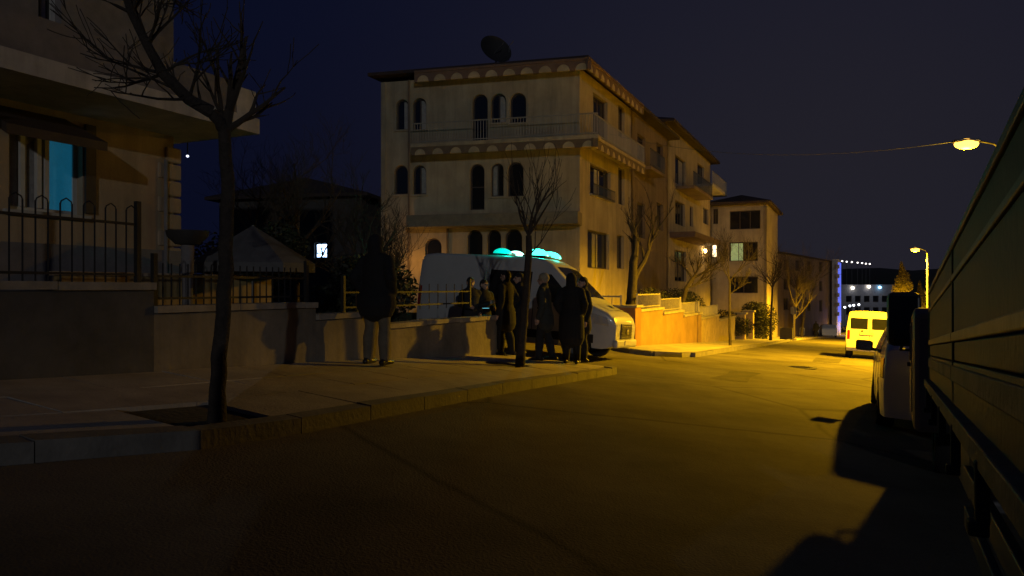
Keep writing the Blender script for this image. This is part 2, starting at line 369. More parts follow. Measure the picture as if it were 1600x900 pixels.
# the leaning tree in the pavement on the left
b = Vector((TREE1.x, TREE1.y, G(*T1st) + PH - .03))
D1 = 5.8
def rel(px, py, y, o): return at(px, py, y) - o
tr = [Vector((0,0,0)), rel(343, 560, D1, b), rel(352, 420, D1, b), rel(356, 300, D1, b), rel(352, 205, D1, b), rel(330, 175, D1-.1, b),
      ]
root = bare_tree(b, 'bare tree with a dark leaning trunk nearest the camera, left pavement', tr, .064,
  [(4, (.15, .1, 1), .045, .8, 2), (4, (.8, .3, .8), .03, .6, 2), (4, (-.3, .5, .9), .025, .7, 2), (5, (-.6, -.2, .35), .02, .5, 2)], 11, kids=3)
mb = MB(); path = [rel(330, 175, D1-.1, b), rel(295, 155, D1-.2, b), rel(255, 115, D1-.3, b), rel(230, 70, D1-.4, b), rel(205, 20, D1-.45, b), rel(180, -60, D1-.5, b)]
mb.tube(path, [.052, .045, .04, .033, .028, .02], n=9); rnd = random.Random(5)
for i in range(1, 6):
    for k in range(3): branch(mb, path[i], Vector((rnd.gauss(-.1, .6), rnd.gauss(0, .5), rnd.gauss(.5, .4))).normalized(), .014, rnd.uniform(.5, .9), 2, rnd, .2, .5, 5, 3)
mb.build('limb', BARK, root, smooth=True)
# the young tree by the group of people
b = Vector((TREE2.x, TREE2.y, G(*T2st) + PH - .03)); D2 = 12.7
tr = [Vector((0,0,0)), rel(820, 480, D2, b), rel(826, 400, D2, b), rel(826, 368, D2, b)]
bare_tree(b, 'slim young tree with a fan of bare shoots, beside the waiting people', tr, .075,
  [(3, (-.5, 0, 1), .022, .8, 2), (3, (-.2, .2, 1), .022, .95, 2), (3, (.05, -.1, 1), .024, 1.0, 2), (3, (.45, .1, 1), .026, 1.05, 2), (3, (.75, -.1, 1), .024, 1.0, 2), (2, (.6, .2, 1), .015, .8, 2)],
  21, spread=.35, up=.45, kids=3)

# ------------------------------------------------------------------ left garden wall, coping, iron fences
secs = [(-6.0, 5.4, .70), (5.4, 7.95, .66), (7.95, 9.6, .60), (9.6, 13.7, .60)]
gw = empty('garden_wall', ST(0, WT, G(0, WT)), 'long stepped grey rendered garden wall along the left pavement', 'wall')
o = gw.location; WTOP = {}
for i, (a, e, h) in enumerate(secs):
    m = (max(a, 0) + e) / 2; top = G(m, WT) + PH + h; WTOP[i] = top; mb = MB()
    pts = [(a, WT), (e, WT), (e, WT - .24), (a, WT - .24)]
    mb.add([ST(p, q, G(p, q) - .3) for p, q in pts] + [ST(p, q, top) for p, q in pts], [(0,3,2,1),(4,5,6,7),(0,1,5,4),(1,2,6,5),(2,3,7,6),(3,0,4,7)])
    mb.build('wall_section', RENDERW if i else M('painted shade render', (.085, .08, .075), .9, var=.4, scale=2, bump=.6, bscale=10), gw, o)  # first section darker: lack of lamp light put into its colour
    c = a
    while c < e - .05:
        d = min(e, c + 1.15); mb = MB(); z0 = top + .002 + rs.uniform(0, .012); ov = .05
        pts = [(c + .006, WT + ov), (d - .006, WT + ov), (d - .006, WT - .24 - ov), (c + .006, WT - .24 - ov)]
        mb.add([ST(p, q, z0) for p, q in pts] + [ST(p, q, z0 + .075) for p, q in pts], [(0,3,2,1),(4,5,6,7),(0,1,5,4),(1,2,6,5),(2,3,7,6),(3,0,4,7)])
        if d > -.5: mb.build('coping_stone', COPE, gw, o)
        c = d
def iron_fence(label, s0, s1, z, h, step, loops, post_every):
    root = empty('iron_fence', ST(s0, WT - .12, z), label, 'fence', rz=PHI); L = s1 - s0
    for zz in (.08, h - .14): MB().box((0, L / 2, zz), (.03, L, .025)).build('rail', IRON, root)
    bm = MB().tube([(0, 0, .0), (0, 0, h)], .0085, n=5).build('bar', IRON, root)
    if loops:
        lp = MB().tube([(0, 0, h - .01), (0, .01, h + .02), (0, step * .5, h + .05), (0, step - .01, h + .02), (0, step, h - .01)], .007, n=5).build('hoop', IRON, root)
    n = int(L / step)
    for k in range(1, n):
        if s0 + k * step < .3: continue
        inst(bm, root, (0, k * step, 0))
        if loops and k % 2 == 0: inst(lp, root, (0, k * step, 0))
    k = 0.0
    while k <= L + .01:
        MB().box((0, min(k, L), (h + .1) / 2), (.05, .05, h + .1)).build('post', IRON, root); k += post_every
    return root
iron_fence('tall black iron fence with looped tops on the higher garden wall', -1.5, 5.3, WTOP[0] + .08, .74, .115, True, 1.7)
iron_fence('low black iron fence with plain bars on the stepped down wall', 5.5, 7.9, WTOP[1] + .08, .46, .11, False, 2.4)
iron_fence('short low iron fence with an end post near the wall gap', 8.7, 12.6, WTOP[2] + .08, .44, .3, False, 3.9)
# a steel pole inside the fence
p = ST(2.2, -7.1, 0); z = G(2.2, -7.1); p.z = z
root = empty('steel_pole', p, 'thin dark steel pole standing just inside the tall fence', 'pole')
MB().tube([(0, 0, 0), (0, 0, 3.45)], .035, n=10).build('shaft', IRON, root, smooth=True)
MB().box((0, 0, 3.47), (.12, .12, .04)).build('cap', IRON, root); MB().box((0, 0, .03), (.2, .2, .06)).build('base_plate', IRON, root)

# ------------------------------------------------------------------ buildings
class Face:
    def __init__(self, p0, p1, root):
        self.p0, self.p1 = Vector((p0[0], p0[1], 0)), Vector((p1[0], p1[1], 0)); d = self.p1 - self.p0
        self.L = d.length; self.e = d / self.L; self.n = Vector((self.e.y, -self.e.x, 0)); self.root = root; self.o = root.location
        self.rz = math.atan2(self.e.y, self.e.x)
    def pt(self, u, z, off=0.0): q = self.p0 + self.e * u + self.n * off; q.z = z; return q
    def u(self, px):
        r = (px - 800) / F; den = self.e.x - r * self.e.y; return (r * self.p0.y - self.p0.x) / den
    def z(self, px, py): u = self.u(px); y = self.p0.y + self.e.y * u; return CZ + (450 - py) / F * y
    def rect(self, x0, y0, x1, y1): m = (x0 + x1) / 2; return (self.u(x0), self.z(m, y1), self.u(x1), self.z(m, y0))
    def tf(self, off=0.0): return lambda a, b, w: self.pt(a, b, off + w)
def outline(r, arch, n=12, inset=0.0):
    u0, z0, u1, z1 = r[0] + inset, r[1] + inset, r[2] - inset, r[3] - inset
    if not arch: return [(u0, z0), (u1, z0), (u1, z1), (u0, z1)]
    rad = (u1 - u0) / 2; c = (u0 + u1) / 2; zc = max(z0 + .1, z1 - rad)
    return [(u0, z0), (u1, z0)] + [(c + rad * math.cos(math.pi * k / n), zc + (z1 - zc) * math.sin(math.pi * k / n)) for k in range(n + 1)]
def wall(face, z0, z1, mat, wins=(), name='wall', u0=0.0, u1=None, thick=.24):
    u1 = face.L if u1 is None else u1
    MB().poly([(u0, z0), (u1, z0), (u1, z1), (u0, z1)], thick, face.tf(), [outline(r, a) for r, a in wins]).build(name, mat, face.root, face.o)
def window(face, r, arch=False, frame=None, pane=None, mull=1, bars=0, sill=None, curtain=None, depth=.14, name='window', fw=.06):
    fr = frame or WFRAME; out = outline(r, arch); inn = outline(r, arch, inset=fw)
    f = MB().poly(out, .06, face.tf(-depth), [inn])
    for k in range(1, mull + 1):
        u = r[0] + (r[2] - r[0]) * k / (mull + 1); f.bar(face.pt(u, r[1] + fw, -depth - .03), face.pt(u, r[3] - fw * 1.2, -depth - .03), .055, .05, up=face.n)
    for k in range(1, bars + 1):
        z = r[1] + (r[3] - r[1]) * k / (bars + 1); f.bar(face.pt(r[0] + fw, z, -depth - .028), face.pt(r[2] - fw, z, -depth - .028), .045, .05)
    w_ = f.build(name, fr, face.root, face.o)
    MB().poly(inn, .01, face.tf(-depth - .04)).build('pane', pane or GLASS, w_, face.o)
    if curtain: 
        MB().poly([(r[0] + (r[2]-r[0])*curtain[0], r[1] + .06), (r[0] + (r[2]-r[0])*curtain[1], r[1] + .06), (r[0] + (r[2]-r[0])*curtain[1], r[3] - .1), (r[0] + (r[2]-r[0])*curtain[0], r[3] - .1)], .004, face.tf(-depth - .034)).build('curtain', curtain[2] if len(curtain) > 2 else CURT, w_, face.o)
    if sill:
        MB().poly([(r[0] - .08, r[1] - .07), (r[2] + .08, r[1] - .07), (r[2] + .08, r[1] - .002), (r[0] - .08, r[1] - .002)], .2, face.tf(.08)).build('sill', sill, w_, face.o)
    return w_
def railing(face, u0, u1, z, h, off, parent, mat, step=.14, depth_side=None):
    mb = MB(); mb.bar(face.pt(u0, z + h, off), face.pt(u1, z + h, off), .045); mb.bar(face.pt(u0, z + .08, off), face.pt(u1, z + .08, off), .035)
    ra = mb.build('railing', mat, parent, face.o); mb = MB(); n = max(1, int((u1 - u0) / step))
    for k in range(n + 1): u = u0 + (u1 - u0) * k / n; mb.bar(face.pt(u, z, off), face.pt(u, z + h, off), .018)
    tag(mb.build('balusters', mat, ra, face.o), kind='stuff'); return ra
def arcade(face, u0, u1, z0, z1, off, step, rad, mat, parent):
    n = max(1, round((u1 - u0) / step)); st = (u1 - u0) / n; o = [(u0, z1), (u0, z0)]
    for k in range(n):
        c = u0 + st * (k + .5)
        o += [(c - rad * math.cos(math.pi * j / 10), z0 + rad * 1.05 * math.sin(math.pi * j / 10)) for j in range(11)]
    o += [(u1, z0), (u1, z1)]
    for k in range(n):
        c = u0 + st * (k + .5); hd = [(c + rad * .96 * math.cos(math.pi * j / 10), z0 + .01 + rad * 1.0 * math.sin(math.pi * j / 10)) for j in range(11)]
        MB().poly(hd, .07, face.tf(off - .02)).build('lit_arch_disc', LITARCH, parent, face.o)  # pale disc fills the notch, painted as the lit wall behind
    return MB().poly(o[::-1], .1, face.tf(off)).build('arcaded_fascia', mat, parent, face.o)
def hip_roof(root, corners, z, h, over, mat, thick=.18, ridge_frac=.35, name='roof'):
    c = sum((Vector((p[0], p[1], 0)) for p in corners), Vector()) / 4
    q = []
    for p in corners:
        d = Vector((p[0], p[1], 0)) - c; q.append(c + d * (1 + over / d.length * 1.4))
    a, b_ = (q[0] + q[3]) / 2, (q[1] + q[2]) / 2
    a2, b2 = (q[0] + q[1]) / 2, (q[2] + q[3]) / 2
    if (a - b_).length < (a2 - b2).length:
        r0, r1 = a2.lerp(c, ridge_frac * 1.6), b2.lerp(c, ridge_frac * 1.6); faces = [(4,5,9,8),(5,6,9),(6,7,9),(7,4,8,9)]; faces = [(4,5,8),(5,6,9,8),(6,7,9),(7,4,8,9)]
    else:
        r0, r1 = a.lerp(c, ridge_frac * 1.6), b_.lerp(c, ridge_frac * 1.6); faces = [(4,5,9,8),(5,6,9),(6,7,8,9),(7,4,8)]
    vs = [Vector((p.x, p.y, z)) for p in q] + [Vector((p.x, p.y, z + thick)) for p in q] + [Vector((r0.x, r0.y, z + thick + h)), Vector((r1.x, r1.y, z + thick + h))]
    return MB().add(vs, [(3,2,1,0),(0,1,5,4),(1,2,6,5),(2,3,7,6),(3,0,4,7)] + faces).build(name, mat, root, root.location)

# --- A: three storey villa block with arched windows
A_R = ST(28.5, -10.1); A_L = Vector((-5.75, 32.3, 0)); A_E = ST(36.2, -10.1); A_B = A_E + (A_L - A_R)
zb = G(28, -10) + .2
ra = empty('apartment_house', (A_R.x, A_R.y, zb), 'three storey ochre house with arched windows and scalloped eaves behind the van', 'house')
f1 = Face(A_L, A_R, ra); f2 = Face(A_R, A_E, ra)
EAVE = f1.z(902, 106)
w1 = []
for x0, y0, x1, y1 in [(738,147,762,224),(767,146,791,192),(797,145,822,192),(619,155,638,203),(645,153,666,203),
                       (734,256,757,328),(767,255,787,307),(793,253,818,307),(616,258,637,304),(645,258,666,304),
                       (730,359,754,402),(761,359,783,402),(789,358,816,402),(664,372,690,402)]:
    w1.append((f1.rect(x0, y0, x1, y1), True))
wall(f1, zb - 1, EAVE, YEL, w1)
for i, (r, a) in enumerate(w1):
    window(f1, r, a, DFRAME, mull=1 if i in (1, 4, 6, 9) else 0, bars=1 if i in (0, 5) else 0, curtain=(.55, .95) if i in (4, 1, 9, 3) else ((.08, .5) if i in (6,) else None), sill=None if i in (0, 5) else YEL)
w2 = [(f2.rect(*q), False) for q in [(927,152,949,216),(922,262,954,308),(918,362,952,420),(966,262,976,320),(966,165,976,215),(964,368,975,420)]]
wall(f2, zb - 1, EAVE, YEL, w2)
for i, (r, a) in enumerate(w2): window(f2, r, a, DFRAME, mull=1, curtain=(.35, .6) if i in (1, 2) else None, sill=WHITE if i in (1,) else None)
wall(Face(A_E, A_B, ra), zb - 1, EAVE, YEL); wall(Face(A_B, A_L, ra), zb - 1, EAVE, YEL)
hip_roof(ra, [A_L, A_R, A_E, A_B], EAVE + .22, .9, .42, ROOF, .14)
# eave soffit with arcaded fascia
for f, a, b_ in ((f1, f1.u(655), f1.L + .55), (f2, -.55, f2.L + .3)):
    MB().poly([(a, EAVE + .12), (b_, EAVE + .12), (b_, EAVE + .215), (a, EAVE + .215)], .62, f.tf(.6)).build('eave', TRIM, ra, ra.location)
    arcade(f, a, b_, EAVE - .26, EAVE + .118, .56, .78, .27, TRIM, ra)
# first floor balcony (wraps the corner)
ZB = f1.z(890, 224); bu0 = f1.u(655)
sl = MB().poly([(bu0, ZB - .03), (f1.L + .9, ZB - .03), (f1.L + .9, ZB + .12), (bu0, ZB + .12)], .95, f1.tf(.95)).build('balcony', YEL, ra, ra.location)
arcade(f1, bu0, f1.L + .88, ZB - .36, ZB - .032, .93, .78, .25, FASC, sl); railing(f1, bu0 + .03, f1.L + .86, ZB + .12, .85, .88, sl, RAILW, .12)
sl = MB().poly([(.0, ZB - .02), (f2.L * .92, ZB - .02), (f2.L * .92, ZB + .11), (.0, ZB + .11)], .9, f2.tf(.9)).build('balcony', YEL, ra, ra.location)
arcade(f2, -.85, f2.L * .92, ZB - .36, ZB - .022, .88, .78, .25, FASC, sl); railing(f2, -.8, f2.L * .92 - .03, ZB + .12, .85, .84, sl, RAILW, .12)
# ground floor canopy
ZC = f1.z(890, 334)
MB().poly([(f1.u(650), ZC - .5), (f1.L + .1, ZC - .5), (f1.L + .1, ZC), (f1.u(650), ZC)], 1.1, f1.tf(1.1)).build('canopy', M('canopy render', (.20, .17, .12), .85), ra, ra.location)
for px in (640, 700): 
    u = f1.u(px); MB().tube([f1.pt(u, zb - 1, .07), f1.pt(u, EAVE if px == 640 else ZC - .5, .07)], .05, n=8).build('drainpipe', M('drainpipe', (.16, .12, .08), .6), ra, ra.location)
railing(f2, w2[1][0][0] - .1, w2[1][0][2] + .1, w2[1][0][1] - .1, .5, .18, ra, IRON, .13)
# warm porch lamp under the canopy
p = f1.pt(f1.u(672), f1.z(672, 414), .14)
wl = MB().ball((p.x, p.y, p.z), (.05, .05, .07), 10, 6).build('porch_lamp', M('porch lamp glow', (1, .7, .3), .4, var=0, bump=0, emit=(1, .55, .15), es=5), ra, ra.location, smooth=True)
MB().bar(f1.pt(f1.u(672), p.z, 0), f1.pt(f1.u(672), p.z, .1), .04).build('bracket', IRON, wl, ra.location)
point_light('porch_lamp_light', f1.pt(f1.u(655), p.z + .1, 1.0) - Vector(ra.location), (1, .45, .08), 34, .1, ra)
# satellite dish on the roof
p = at(775, 90, 33.5); p.z = EAVE + .5
root = empty('satellite_dish', p, 'dark satellite dish with a mast on the arched house roof', 'satellite dish')
MB().lathe([(0, 0), (.3, .05), (.55, .15), (.75, .27), (.75, .29), (.54, .17), (.3, .07), (0, .02)], (0, 0, 0), n=24).build('dish', M('dark dish paint', (.02, .02, .02), .8), root, smooth=True).matrix_local = Matrix.Translation((-.1, -.1, 1.15)) @ Matrix.Rotation(R(65), 4, Vector((1, .5, 0)).normalized())
MB().tube([(0, 0, -.9), (0, 0, 1.15)], .04, n=8).build('mast', STEEL, root)
MB().tube([(-.1, -.1, 1.1), (.3, -.6, 1.35), (.35, -.65, 1.45)], .02, n=6).build('feed_arm', STEEL, root)
MB().tube([(.55, 0, -.9), (.6, 0, 1.5), (.8, .05, 1.75)], .018, n=6).build('aerial', STEEL, root)

# --- row of houses further down the street
def simple_house(name, label, corners, zlow, zeave, mat, face_wins, roof_h, over, roofmat=ROOF, frame=None):
    base = Vector((corners[0][0], corners[0][1], zlow)); root = empty(name, base, label, 'house'); fs = []
    for i in range(4):
        f = Face(corners[i], corners[(i + 1) % 4], root); fs.append(f); ws = []
        for spec in face_wins.get(i, []):
            ws.append((f.rect(*spec[0]), False))
        wall(f, zlow - 1, zeave, mat, ws)
        for (r, a), spec in zip(ws, face_wins.get(i, [])): window(f, r, False, **spec[1])
    hip_roof(root, corners, zeave + .01, roof_h, over, roofmat); return root, fs
# B
c0, c1 = ST(37.0, -10.3), ST(45.2, -10.3)
zB = CZ + (450 - 196) / F * 41.5
rb, fb = simple_house('apartment_house', 'plain brown house with a dark balcony next to the arched house',
  [c0, c1, ST(45.2, -20), ST(37, -20)], G(40, -10) + .2, zB, BROWN,
  {0: [((996,212,1008,262), dict(frame=DFRAME)), ((996,318,1008,372), dict(frame=DFRAME)), ((1026,225,1036,262), dict(frame=DFRAME)), ((1026,318,1036,360), dict(frame=DFRAME, curtain=(.1,.5)))]}, 1.3, .6)
f = fb[0]; u0, u1 = f.u(988), f.u(1012); zz = f.z(1000, 268)
sl = MB().poly([(u0, zz - .16), (u1, zz - .16), (u1, zz), (u0, zz)], 1.0, f.tf(1.0)).build('balcony', BROWN, rb, rb.location); railing(f, u0, u1, zz, .9, .95, sl, IRON, .13)
# C
c0, c1 = ST(46.0, -10.5), ST(61.5, -10.5)
zC = CZ + (450 - 228) / F * 53
LITW = M('warm lit room', (.6, .5, .4), .8, var=.3, scale=4, bump=0, emit=(1.0, .74, .42), es=3.5)
LITG = M('green curtain lit room', (.4, .5, .3), .8, var=.3, scale=4, bump=0, emit=(.55, .72, .28), es=.28)
rc, fc = simple_house('apartment_house', 'ochre gabled house with balconies and a glowing wall lamp', [c0, c1, ST(61.5, -21), ST(46, -21)], G(52, -10) + .2, zC, CREAM,
  {0: [((1055,247,1071,290), dict(frame=DFRAME, curtain=(.5,.95))), ((1055,316,1070,352), dict(frame=DFRAME)), ((1078,322,1083,354), dict(frame=DFRAME, mull=0)), ((1090,258,1100,300), dict(frame=DFRAME)),
       ((1098,325,1107,350), dict(frame=DFRAME, curtain=(.1,.6))), ((1054,392,1072,440), dict(frame=DFRAME))]}, 1.9, .8)
f = fc[0]
for (xa, xb, py, mat, rm) in ((1056, 1088, 300, BROWN, None), (1088, 1113, 296, WHITE, RAILW)):
    u0, u1 = f.u(xa), f.u(xb); zz = f.z((xa + xb) / 2, py)
    sl = MB().poly([(u0, zz - .2), (u1, zz - .2), (u1, zz), (u0, zz)], 1.2, f.tf(1.2)).build('balcony', mat, rc, rc.location); railing(f, u0, u1, zz, .9, 1.15, sl, rm or IRON, .15)
u0, u1 = f.u(1046), f.u(1092); zz = f.z(1070, 370)
MB().poly([(u0, zz - .35), (u1, zz - .35), (u1, zz), (u0, zz)], 1.6, f.tf(1.6)).build('entrance_canopy', TRIM, rc, rc.location)
u = f.u(1098); p = f.pt(u, f.z(1098, 392), .18)
wl = MB().ball((p.x, p.y, p.z), (.13, .13, .17)).build('wall_lamp', M('wall lamp globe', (1, .8, .5), .4, var=0, bump=0, emit=(1, .62, .22), es=22), rc, rc.location, smooth=True)
MB().bar(f.pt(u, p.z, 0), f.pt(u, p.z, .1), .06).build('bracket', IRON, wl, rc.location)
q = f.pt(u, p.z - .05, .6); point_light('wall_lamp_light', q - Vector(rc.location), (1, .62, .25), 40, .1, rc)
# D (end wall faces up the street)
d0, d1 = ST(62.2, -10.7), ST(62.2, -6.2)
zD = CZ + (450 - 318) / F * 59
rd, fd = simple_house('apartment_house', 'narrow ochre house end with wide stacked windows, one lit greenish', [d0, d1, ST(72, -6.2), ST(72, -10.7)], G(62, -8) + .1, zD, CREAM,
  {0: [((1112,378,1120,402), dict(frame=WFRAME, pane=LITW, mull=0, bars=1)), ((1114,326,1122,350), dict(frame=DFRAME)), ((1140,329,1188,358), dict(frame=DFRAME, mull=2)), ((1139,378,1184,408), dict(frame=DFRAME, mull=2, curtain=(.06,.48, LITG))), ((1140,432,1184,458), dict(frame=DFRAME, mull=1))]}, .9, .7)
# E long block with blue lit end
e0, e1 = Vector((24.6, 70.5, 0)), Vector((43.6, 100, 0)); en = Vector((-(e1 - e0).y, (e1 - e0).x, 0)).normalized() * 11
zE = CZ + (450 - 396) / F * 74
BLUEW = M('pale wall at block end', (.42, .42, .45), .8, var=.15, bump=.2)
ews = []
for k in range(5):
    xa = 1206 + k * 18.5
    for (ya, yb) in ((404, 422), (434, 452), (464, 484)): ews.append(((xa, ya + k * 1.2, xa + 9 - k, yb + k * .8), dict(frame=DFRAME, depth=.1)))
re_, fe = simple_house('apartment_block', 'long low brown block down the street, far end lit blue', [e0, e1, e1 + en, e0 + en], G(80, -6) - .2, zE, BROWN, {0: ews}, .8, .5)
f = fe[0]; u0, u1 = f.L - 2.6, f.L + .6
pil = MB().poly([(u0, G(100, 0) - .5), (u1, G(100, 0) - .5), (u1, zE + .35), (u0, zE + .35)], .6, f.tf(.9)).build('end_tower', BLUEW, re_, re_.location)
for k in range(6):
    z = zE - .9 - k * 1.25; MB().poly([(u0 - .35, z), (u0 + .3, z), (u0 + .3, z + .5), (u0 - .35, z + .5)], .3, f.tf(1.2)).build('projecting_block', BLUEW, pil, re_.location)
BLUEL = M('blue wall glow', (.1, .12, .3), .5, var=.25, scale=.5, bump=0, emit=(.05, .075, .42), es=2.2)  # blue light on the end wall, put in as glowing colour
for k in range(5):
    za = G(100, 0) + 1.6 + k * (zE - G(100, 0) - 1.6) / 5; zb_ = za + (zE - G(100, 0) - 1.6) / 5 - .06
    MB().poly([(u0 + .95, za), (u1 - .15, za), (u1 - .15, zb_), (u0 + .95, zb_)], .05, f.tf(.96)).build('wall_glow_panel', BLUEL, pil, re_.location)
q = f.pt((u0 + u1) / 2 + .5, G(105, 0) + .9, 2.0)
fl = empty('floodlight', q, 'blue floodlight at the foot of the far block end', 'floodlight')
MB().box((0, 0, 0), (.5, .3, .35)).build('housing', IRON, fl); MB().box((-.1, -.17, .02), (.42, .03, .28)).build('lens', M('blue lens', (.2, .3, 1), .3, var=0, bump=0, emit=(.25, .4, 1), es=14), fl)
MB().box((0, 0, -.5), (.06, .06, .7)).build('stand', IRON, fl)
point_light('floodlight_light', (.2, -.1, .45), (.05, .16, 1.0), 160, .2, fl)
# F far low building with roof floodlights
p0, p1 = at(1312, 450, 150), at(1400, 450, 152); zF = CZ + .7
rf = empty('commercial_building', (p0.x, p0.y, -8), 'far grey flat roofed building at the bottom of the street', 'building')
f = Face(p0, p1, rf); fw = [(f.rect(1322 + k * 14, 462, 1331 + k * 14, 472), False) for k in range(5)] + [(f.rect(1322 + k * 14, 480, 1331 + k * 14, 492), False) for k in range(5)]
wall(f, -9, zF, M('far grey wall', (.30, .31, .34), .9), fw)
for r, a in fw: window(f, r, a, DFRAME, mull=0, fw=.1)
bk = Vector((3, 14, 0)); g2 = Face(p1, p1 + bk, rf); wall(g2, -9, zF, GREY); wall(Face(p0 + bk, p0, rf), -9, zF, GREY)
MB().add([Vector((a.x, a.y, zF + .02)) for a in (p0, p1, p1 + bk, p0 + bk)], [(0, 1, 2, 3)]).build('roof', GREY, rf, rf.location)
COOLE = M('cool floodlight glow', (.9, .95, 1), .4, var=0, bump=0, emit=(.85, .9, 1), es=8)
WARME = M('pale lamp glow', (1, .95, .85), .4, var=0, bump=0, emit=(1, .85, .65), es=8)
CYANE = M('cyan sign glow', (.4, .8, 1), .4, var=0, bump=0, emit=(.25, .65, 1), es=6)
for px, py, m_, lab in ((1331, 450, WARME, 'pale yellow floodlight on the far grey building roof'), (1356, 448, WARME, 'white floodlight in the middle of the far grey roof'), (1373, 449, CYANE, 'cyan floodlight at the right of the far grey roof')):
    u = f.u(px); q = f.pt(u, f.z(px, py), .35); e = empty('floodlight', q, lab, 'floodlight')
    MB().ball((0, 0, 0), (.34, .2, .28), 10, 6).build('lens', m_, e); MB().bar((0, 0, 0), (0, .36, -.3), .1).build('bracket', IRON, e)
    point_light('floodlight_light', (0, -.9, -.3), (.75, .8, 1.0), 12, .2, e)

# --- left house with balcony slab
HT = -10.0; h0, h1 = ST(-4, HT), ST(8.55, HT)
zh = G(4, -10)
rh = empty('house', (h1.x, h1.y, zh), 'orange stucco house with a balcony and teal lit window on the left', 'house')
fh = Face(h0, h1, rh)
TEALW = M('teal lit curtain', (.05, .2, .3), .8, var=.5, scale=2.5, bump=0, emit=(.006, .085, .15), es=.62)
wr = fh.rect(14, 196, 129, 332); wr2 = fh.rect(60, -40, 96, 40)
SL = CZ + 2.46
wall(fh, zh - .5, SL, ORANGE, [(wr, False)]); wall(fh, SL + .01, 10.5, GREY, [(wr2, False)], name='upper_wall')
wn_ = window(fh, wr, False, WFRAME, mull=0, depth=.12, sill=WHITE)
for i, (xa, xb, m_) in enumerate(((18, 40, CURT), (46, 64, CURT), (84, 126, TEALW))):
    r = fh.rect(xa, 200, xb, 328); MB().poly(outline(r, False), .004, fh.tf(-.148)).build('curtain', m_, wn_, rh.location)
for px in (42, 68, 80): u = fh.u(px); MB().bar(fh.pt(u, wr[1] + .06, -.12), fh.pt(u, wr[3] - .06, -.12), .06, .07, up=fh.n).build('mullion', WFRAME, wn_, rh.location)
r = fh.rect(131, 196, 147, 334); MB().poly(outline(r, False), .04, fh.tf(.05)).build('shutter', DFRAME, rh, rh.location)
window(fh, wr2, False, WFRAME, mull=1)
# awning over the window
r0, r1 = fh.u(-60), fh.u(100)
MB().add([fh.pt(r0, SL - .1, .02), fh.pt(r1, SL - .1, .02), fh.pt(r1, SL - .5, .9), fh.pt(r0, SL - .5, .9), fh.pt(r0, SL - .18, .02), fh.pt(r1, SL - .18, .02), fh.pt(r1, SL - .62, .9), fh.pt(r0, SL - .62, .9)],
   [(0,1,2,3),(7,6,5,4),(0,4,5,1),(1,5,6,2),(2,6,7,3),(3,7,4,0)]).build('awning', DFRAME, rh, rh.location)
# quoins at the corner
zq = zh - .4; k = 0
while zq < SL - .2:
    wq = .42 if k % 2 == 0 else .28
    MB().poly([(fh.L - wq + .12, zq), (fh.L + .14, zq), (fh.L + .14, zq + .25), (fh.L - wq + .12, zq + .25)], .3, fh.tf(.03)).build('quoin', ORANGE, rh, rh.location, bevel=.03); zq += .27; k += 1
fs_ = Face(h1, ST(8.55, -19), rh); wall(fs_, zh - .5, SL, ORANGE); wall(fs_, SL + .01, 10.5, GREY, name='upper_wall')
MB().add([ST(-4, -19, SL), ST(8.55, -19, SL), ST(8.55, HT - .01, SL), ST(-4, HT - .01, SL)], [(0, 1, 2, 3)]).build('floor_slab', GREY, rh, rh.location)
sl = MB().poly([(-.5, SL), (fh.L + .45, SL), (fh.L + .45, SL + .24), (-.5, SL + .24)], 2.8, fh.tf(1.4)).build('balcony', WHITE, rh, rh.location)
MB().poly([(-.5, SL + .242), (fh.L + .0, SL + .242), (fh.L + .0, SL + .72), (-.5, SL + .72)], .12, fh.tf(1.36)).build('parapet', GREY, sl, rh.location)
MB().box(fh.pt(fh.L + .22, SL + .46, 1.1), (.4, .5, .43), rz=fh.rz).build('parapet_end_block', WHITE, sl, rh.location)
MB().tube([fh.pt(fh.u(255), zh, .06), fh.pt(fh.u(255), zh + 2.6, .06)], .03, n=8).build('drainpipe', GREY, rh, rh.location)
wp = Face(ST(-4, HT + .02), ST(8.6, HT + .02), rh)
MB().poly([(-1, zh - .4), (fh.L + .1, zh - .4), (fh.L + .1, zh + 1.15), (-1, zh + 1.15)], .02, wp.tf(.03)).build('plinth', GREY, rh, rh.location)
# porch ceiling lamp behind the corner
p = at(293, 244, 15.0); lm = empty('porch_lamp', p, 'small white lamp glowing under the porch right of the orange wall', 'lamp')
MB().ball((0, 0, 0), (.03, .03, .025), 10, 6).build('bulb', M('cool small lamp', (1, 1, 1), .4, var=0, bump=0, emit=(.75, .8, 1), es=2), lm)
MB().tube([(0, 0, .03), (0, 0, .4)], .012, n=6).build('cord', IRON, lm)
# ochre inner wall seen through the low fence
iw = empty('yard_wall', ST(8.8, -8.9, G(8.8, -8.9)), 'low ochre yard wall seen through the low iron fence', 'wall', rz=PHI)
zt = at(315, 432, 10.4).z - iw.location.z
MB().box((0, -1.1, zt / 2 - .1), (.16, 3.6, zt + .2)).build('wall_body', M('yard wall ochre', (.36, .25, .1), .9), iw)
MB().box((0, -1.1, zt + .02), (.22, 3.7, .05)).build('coping', ORANGE, iw)
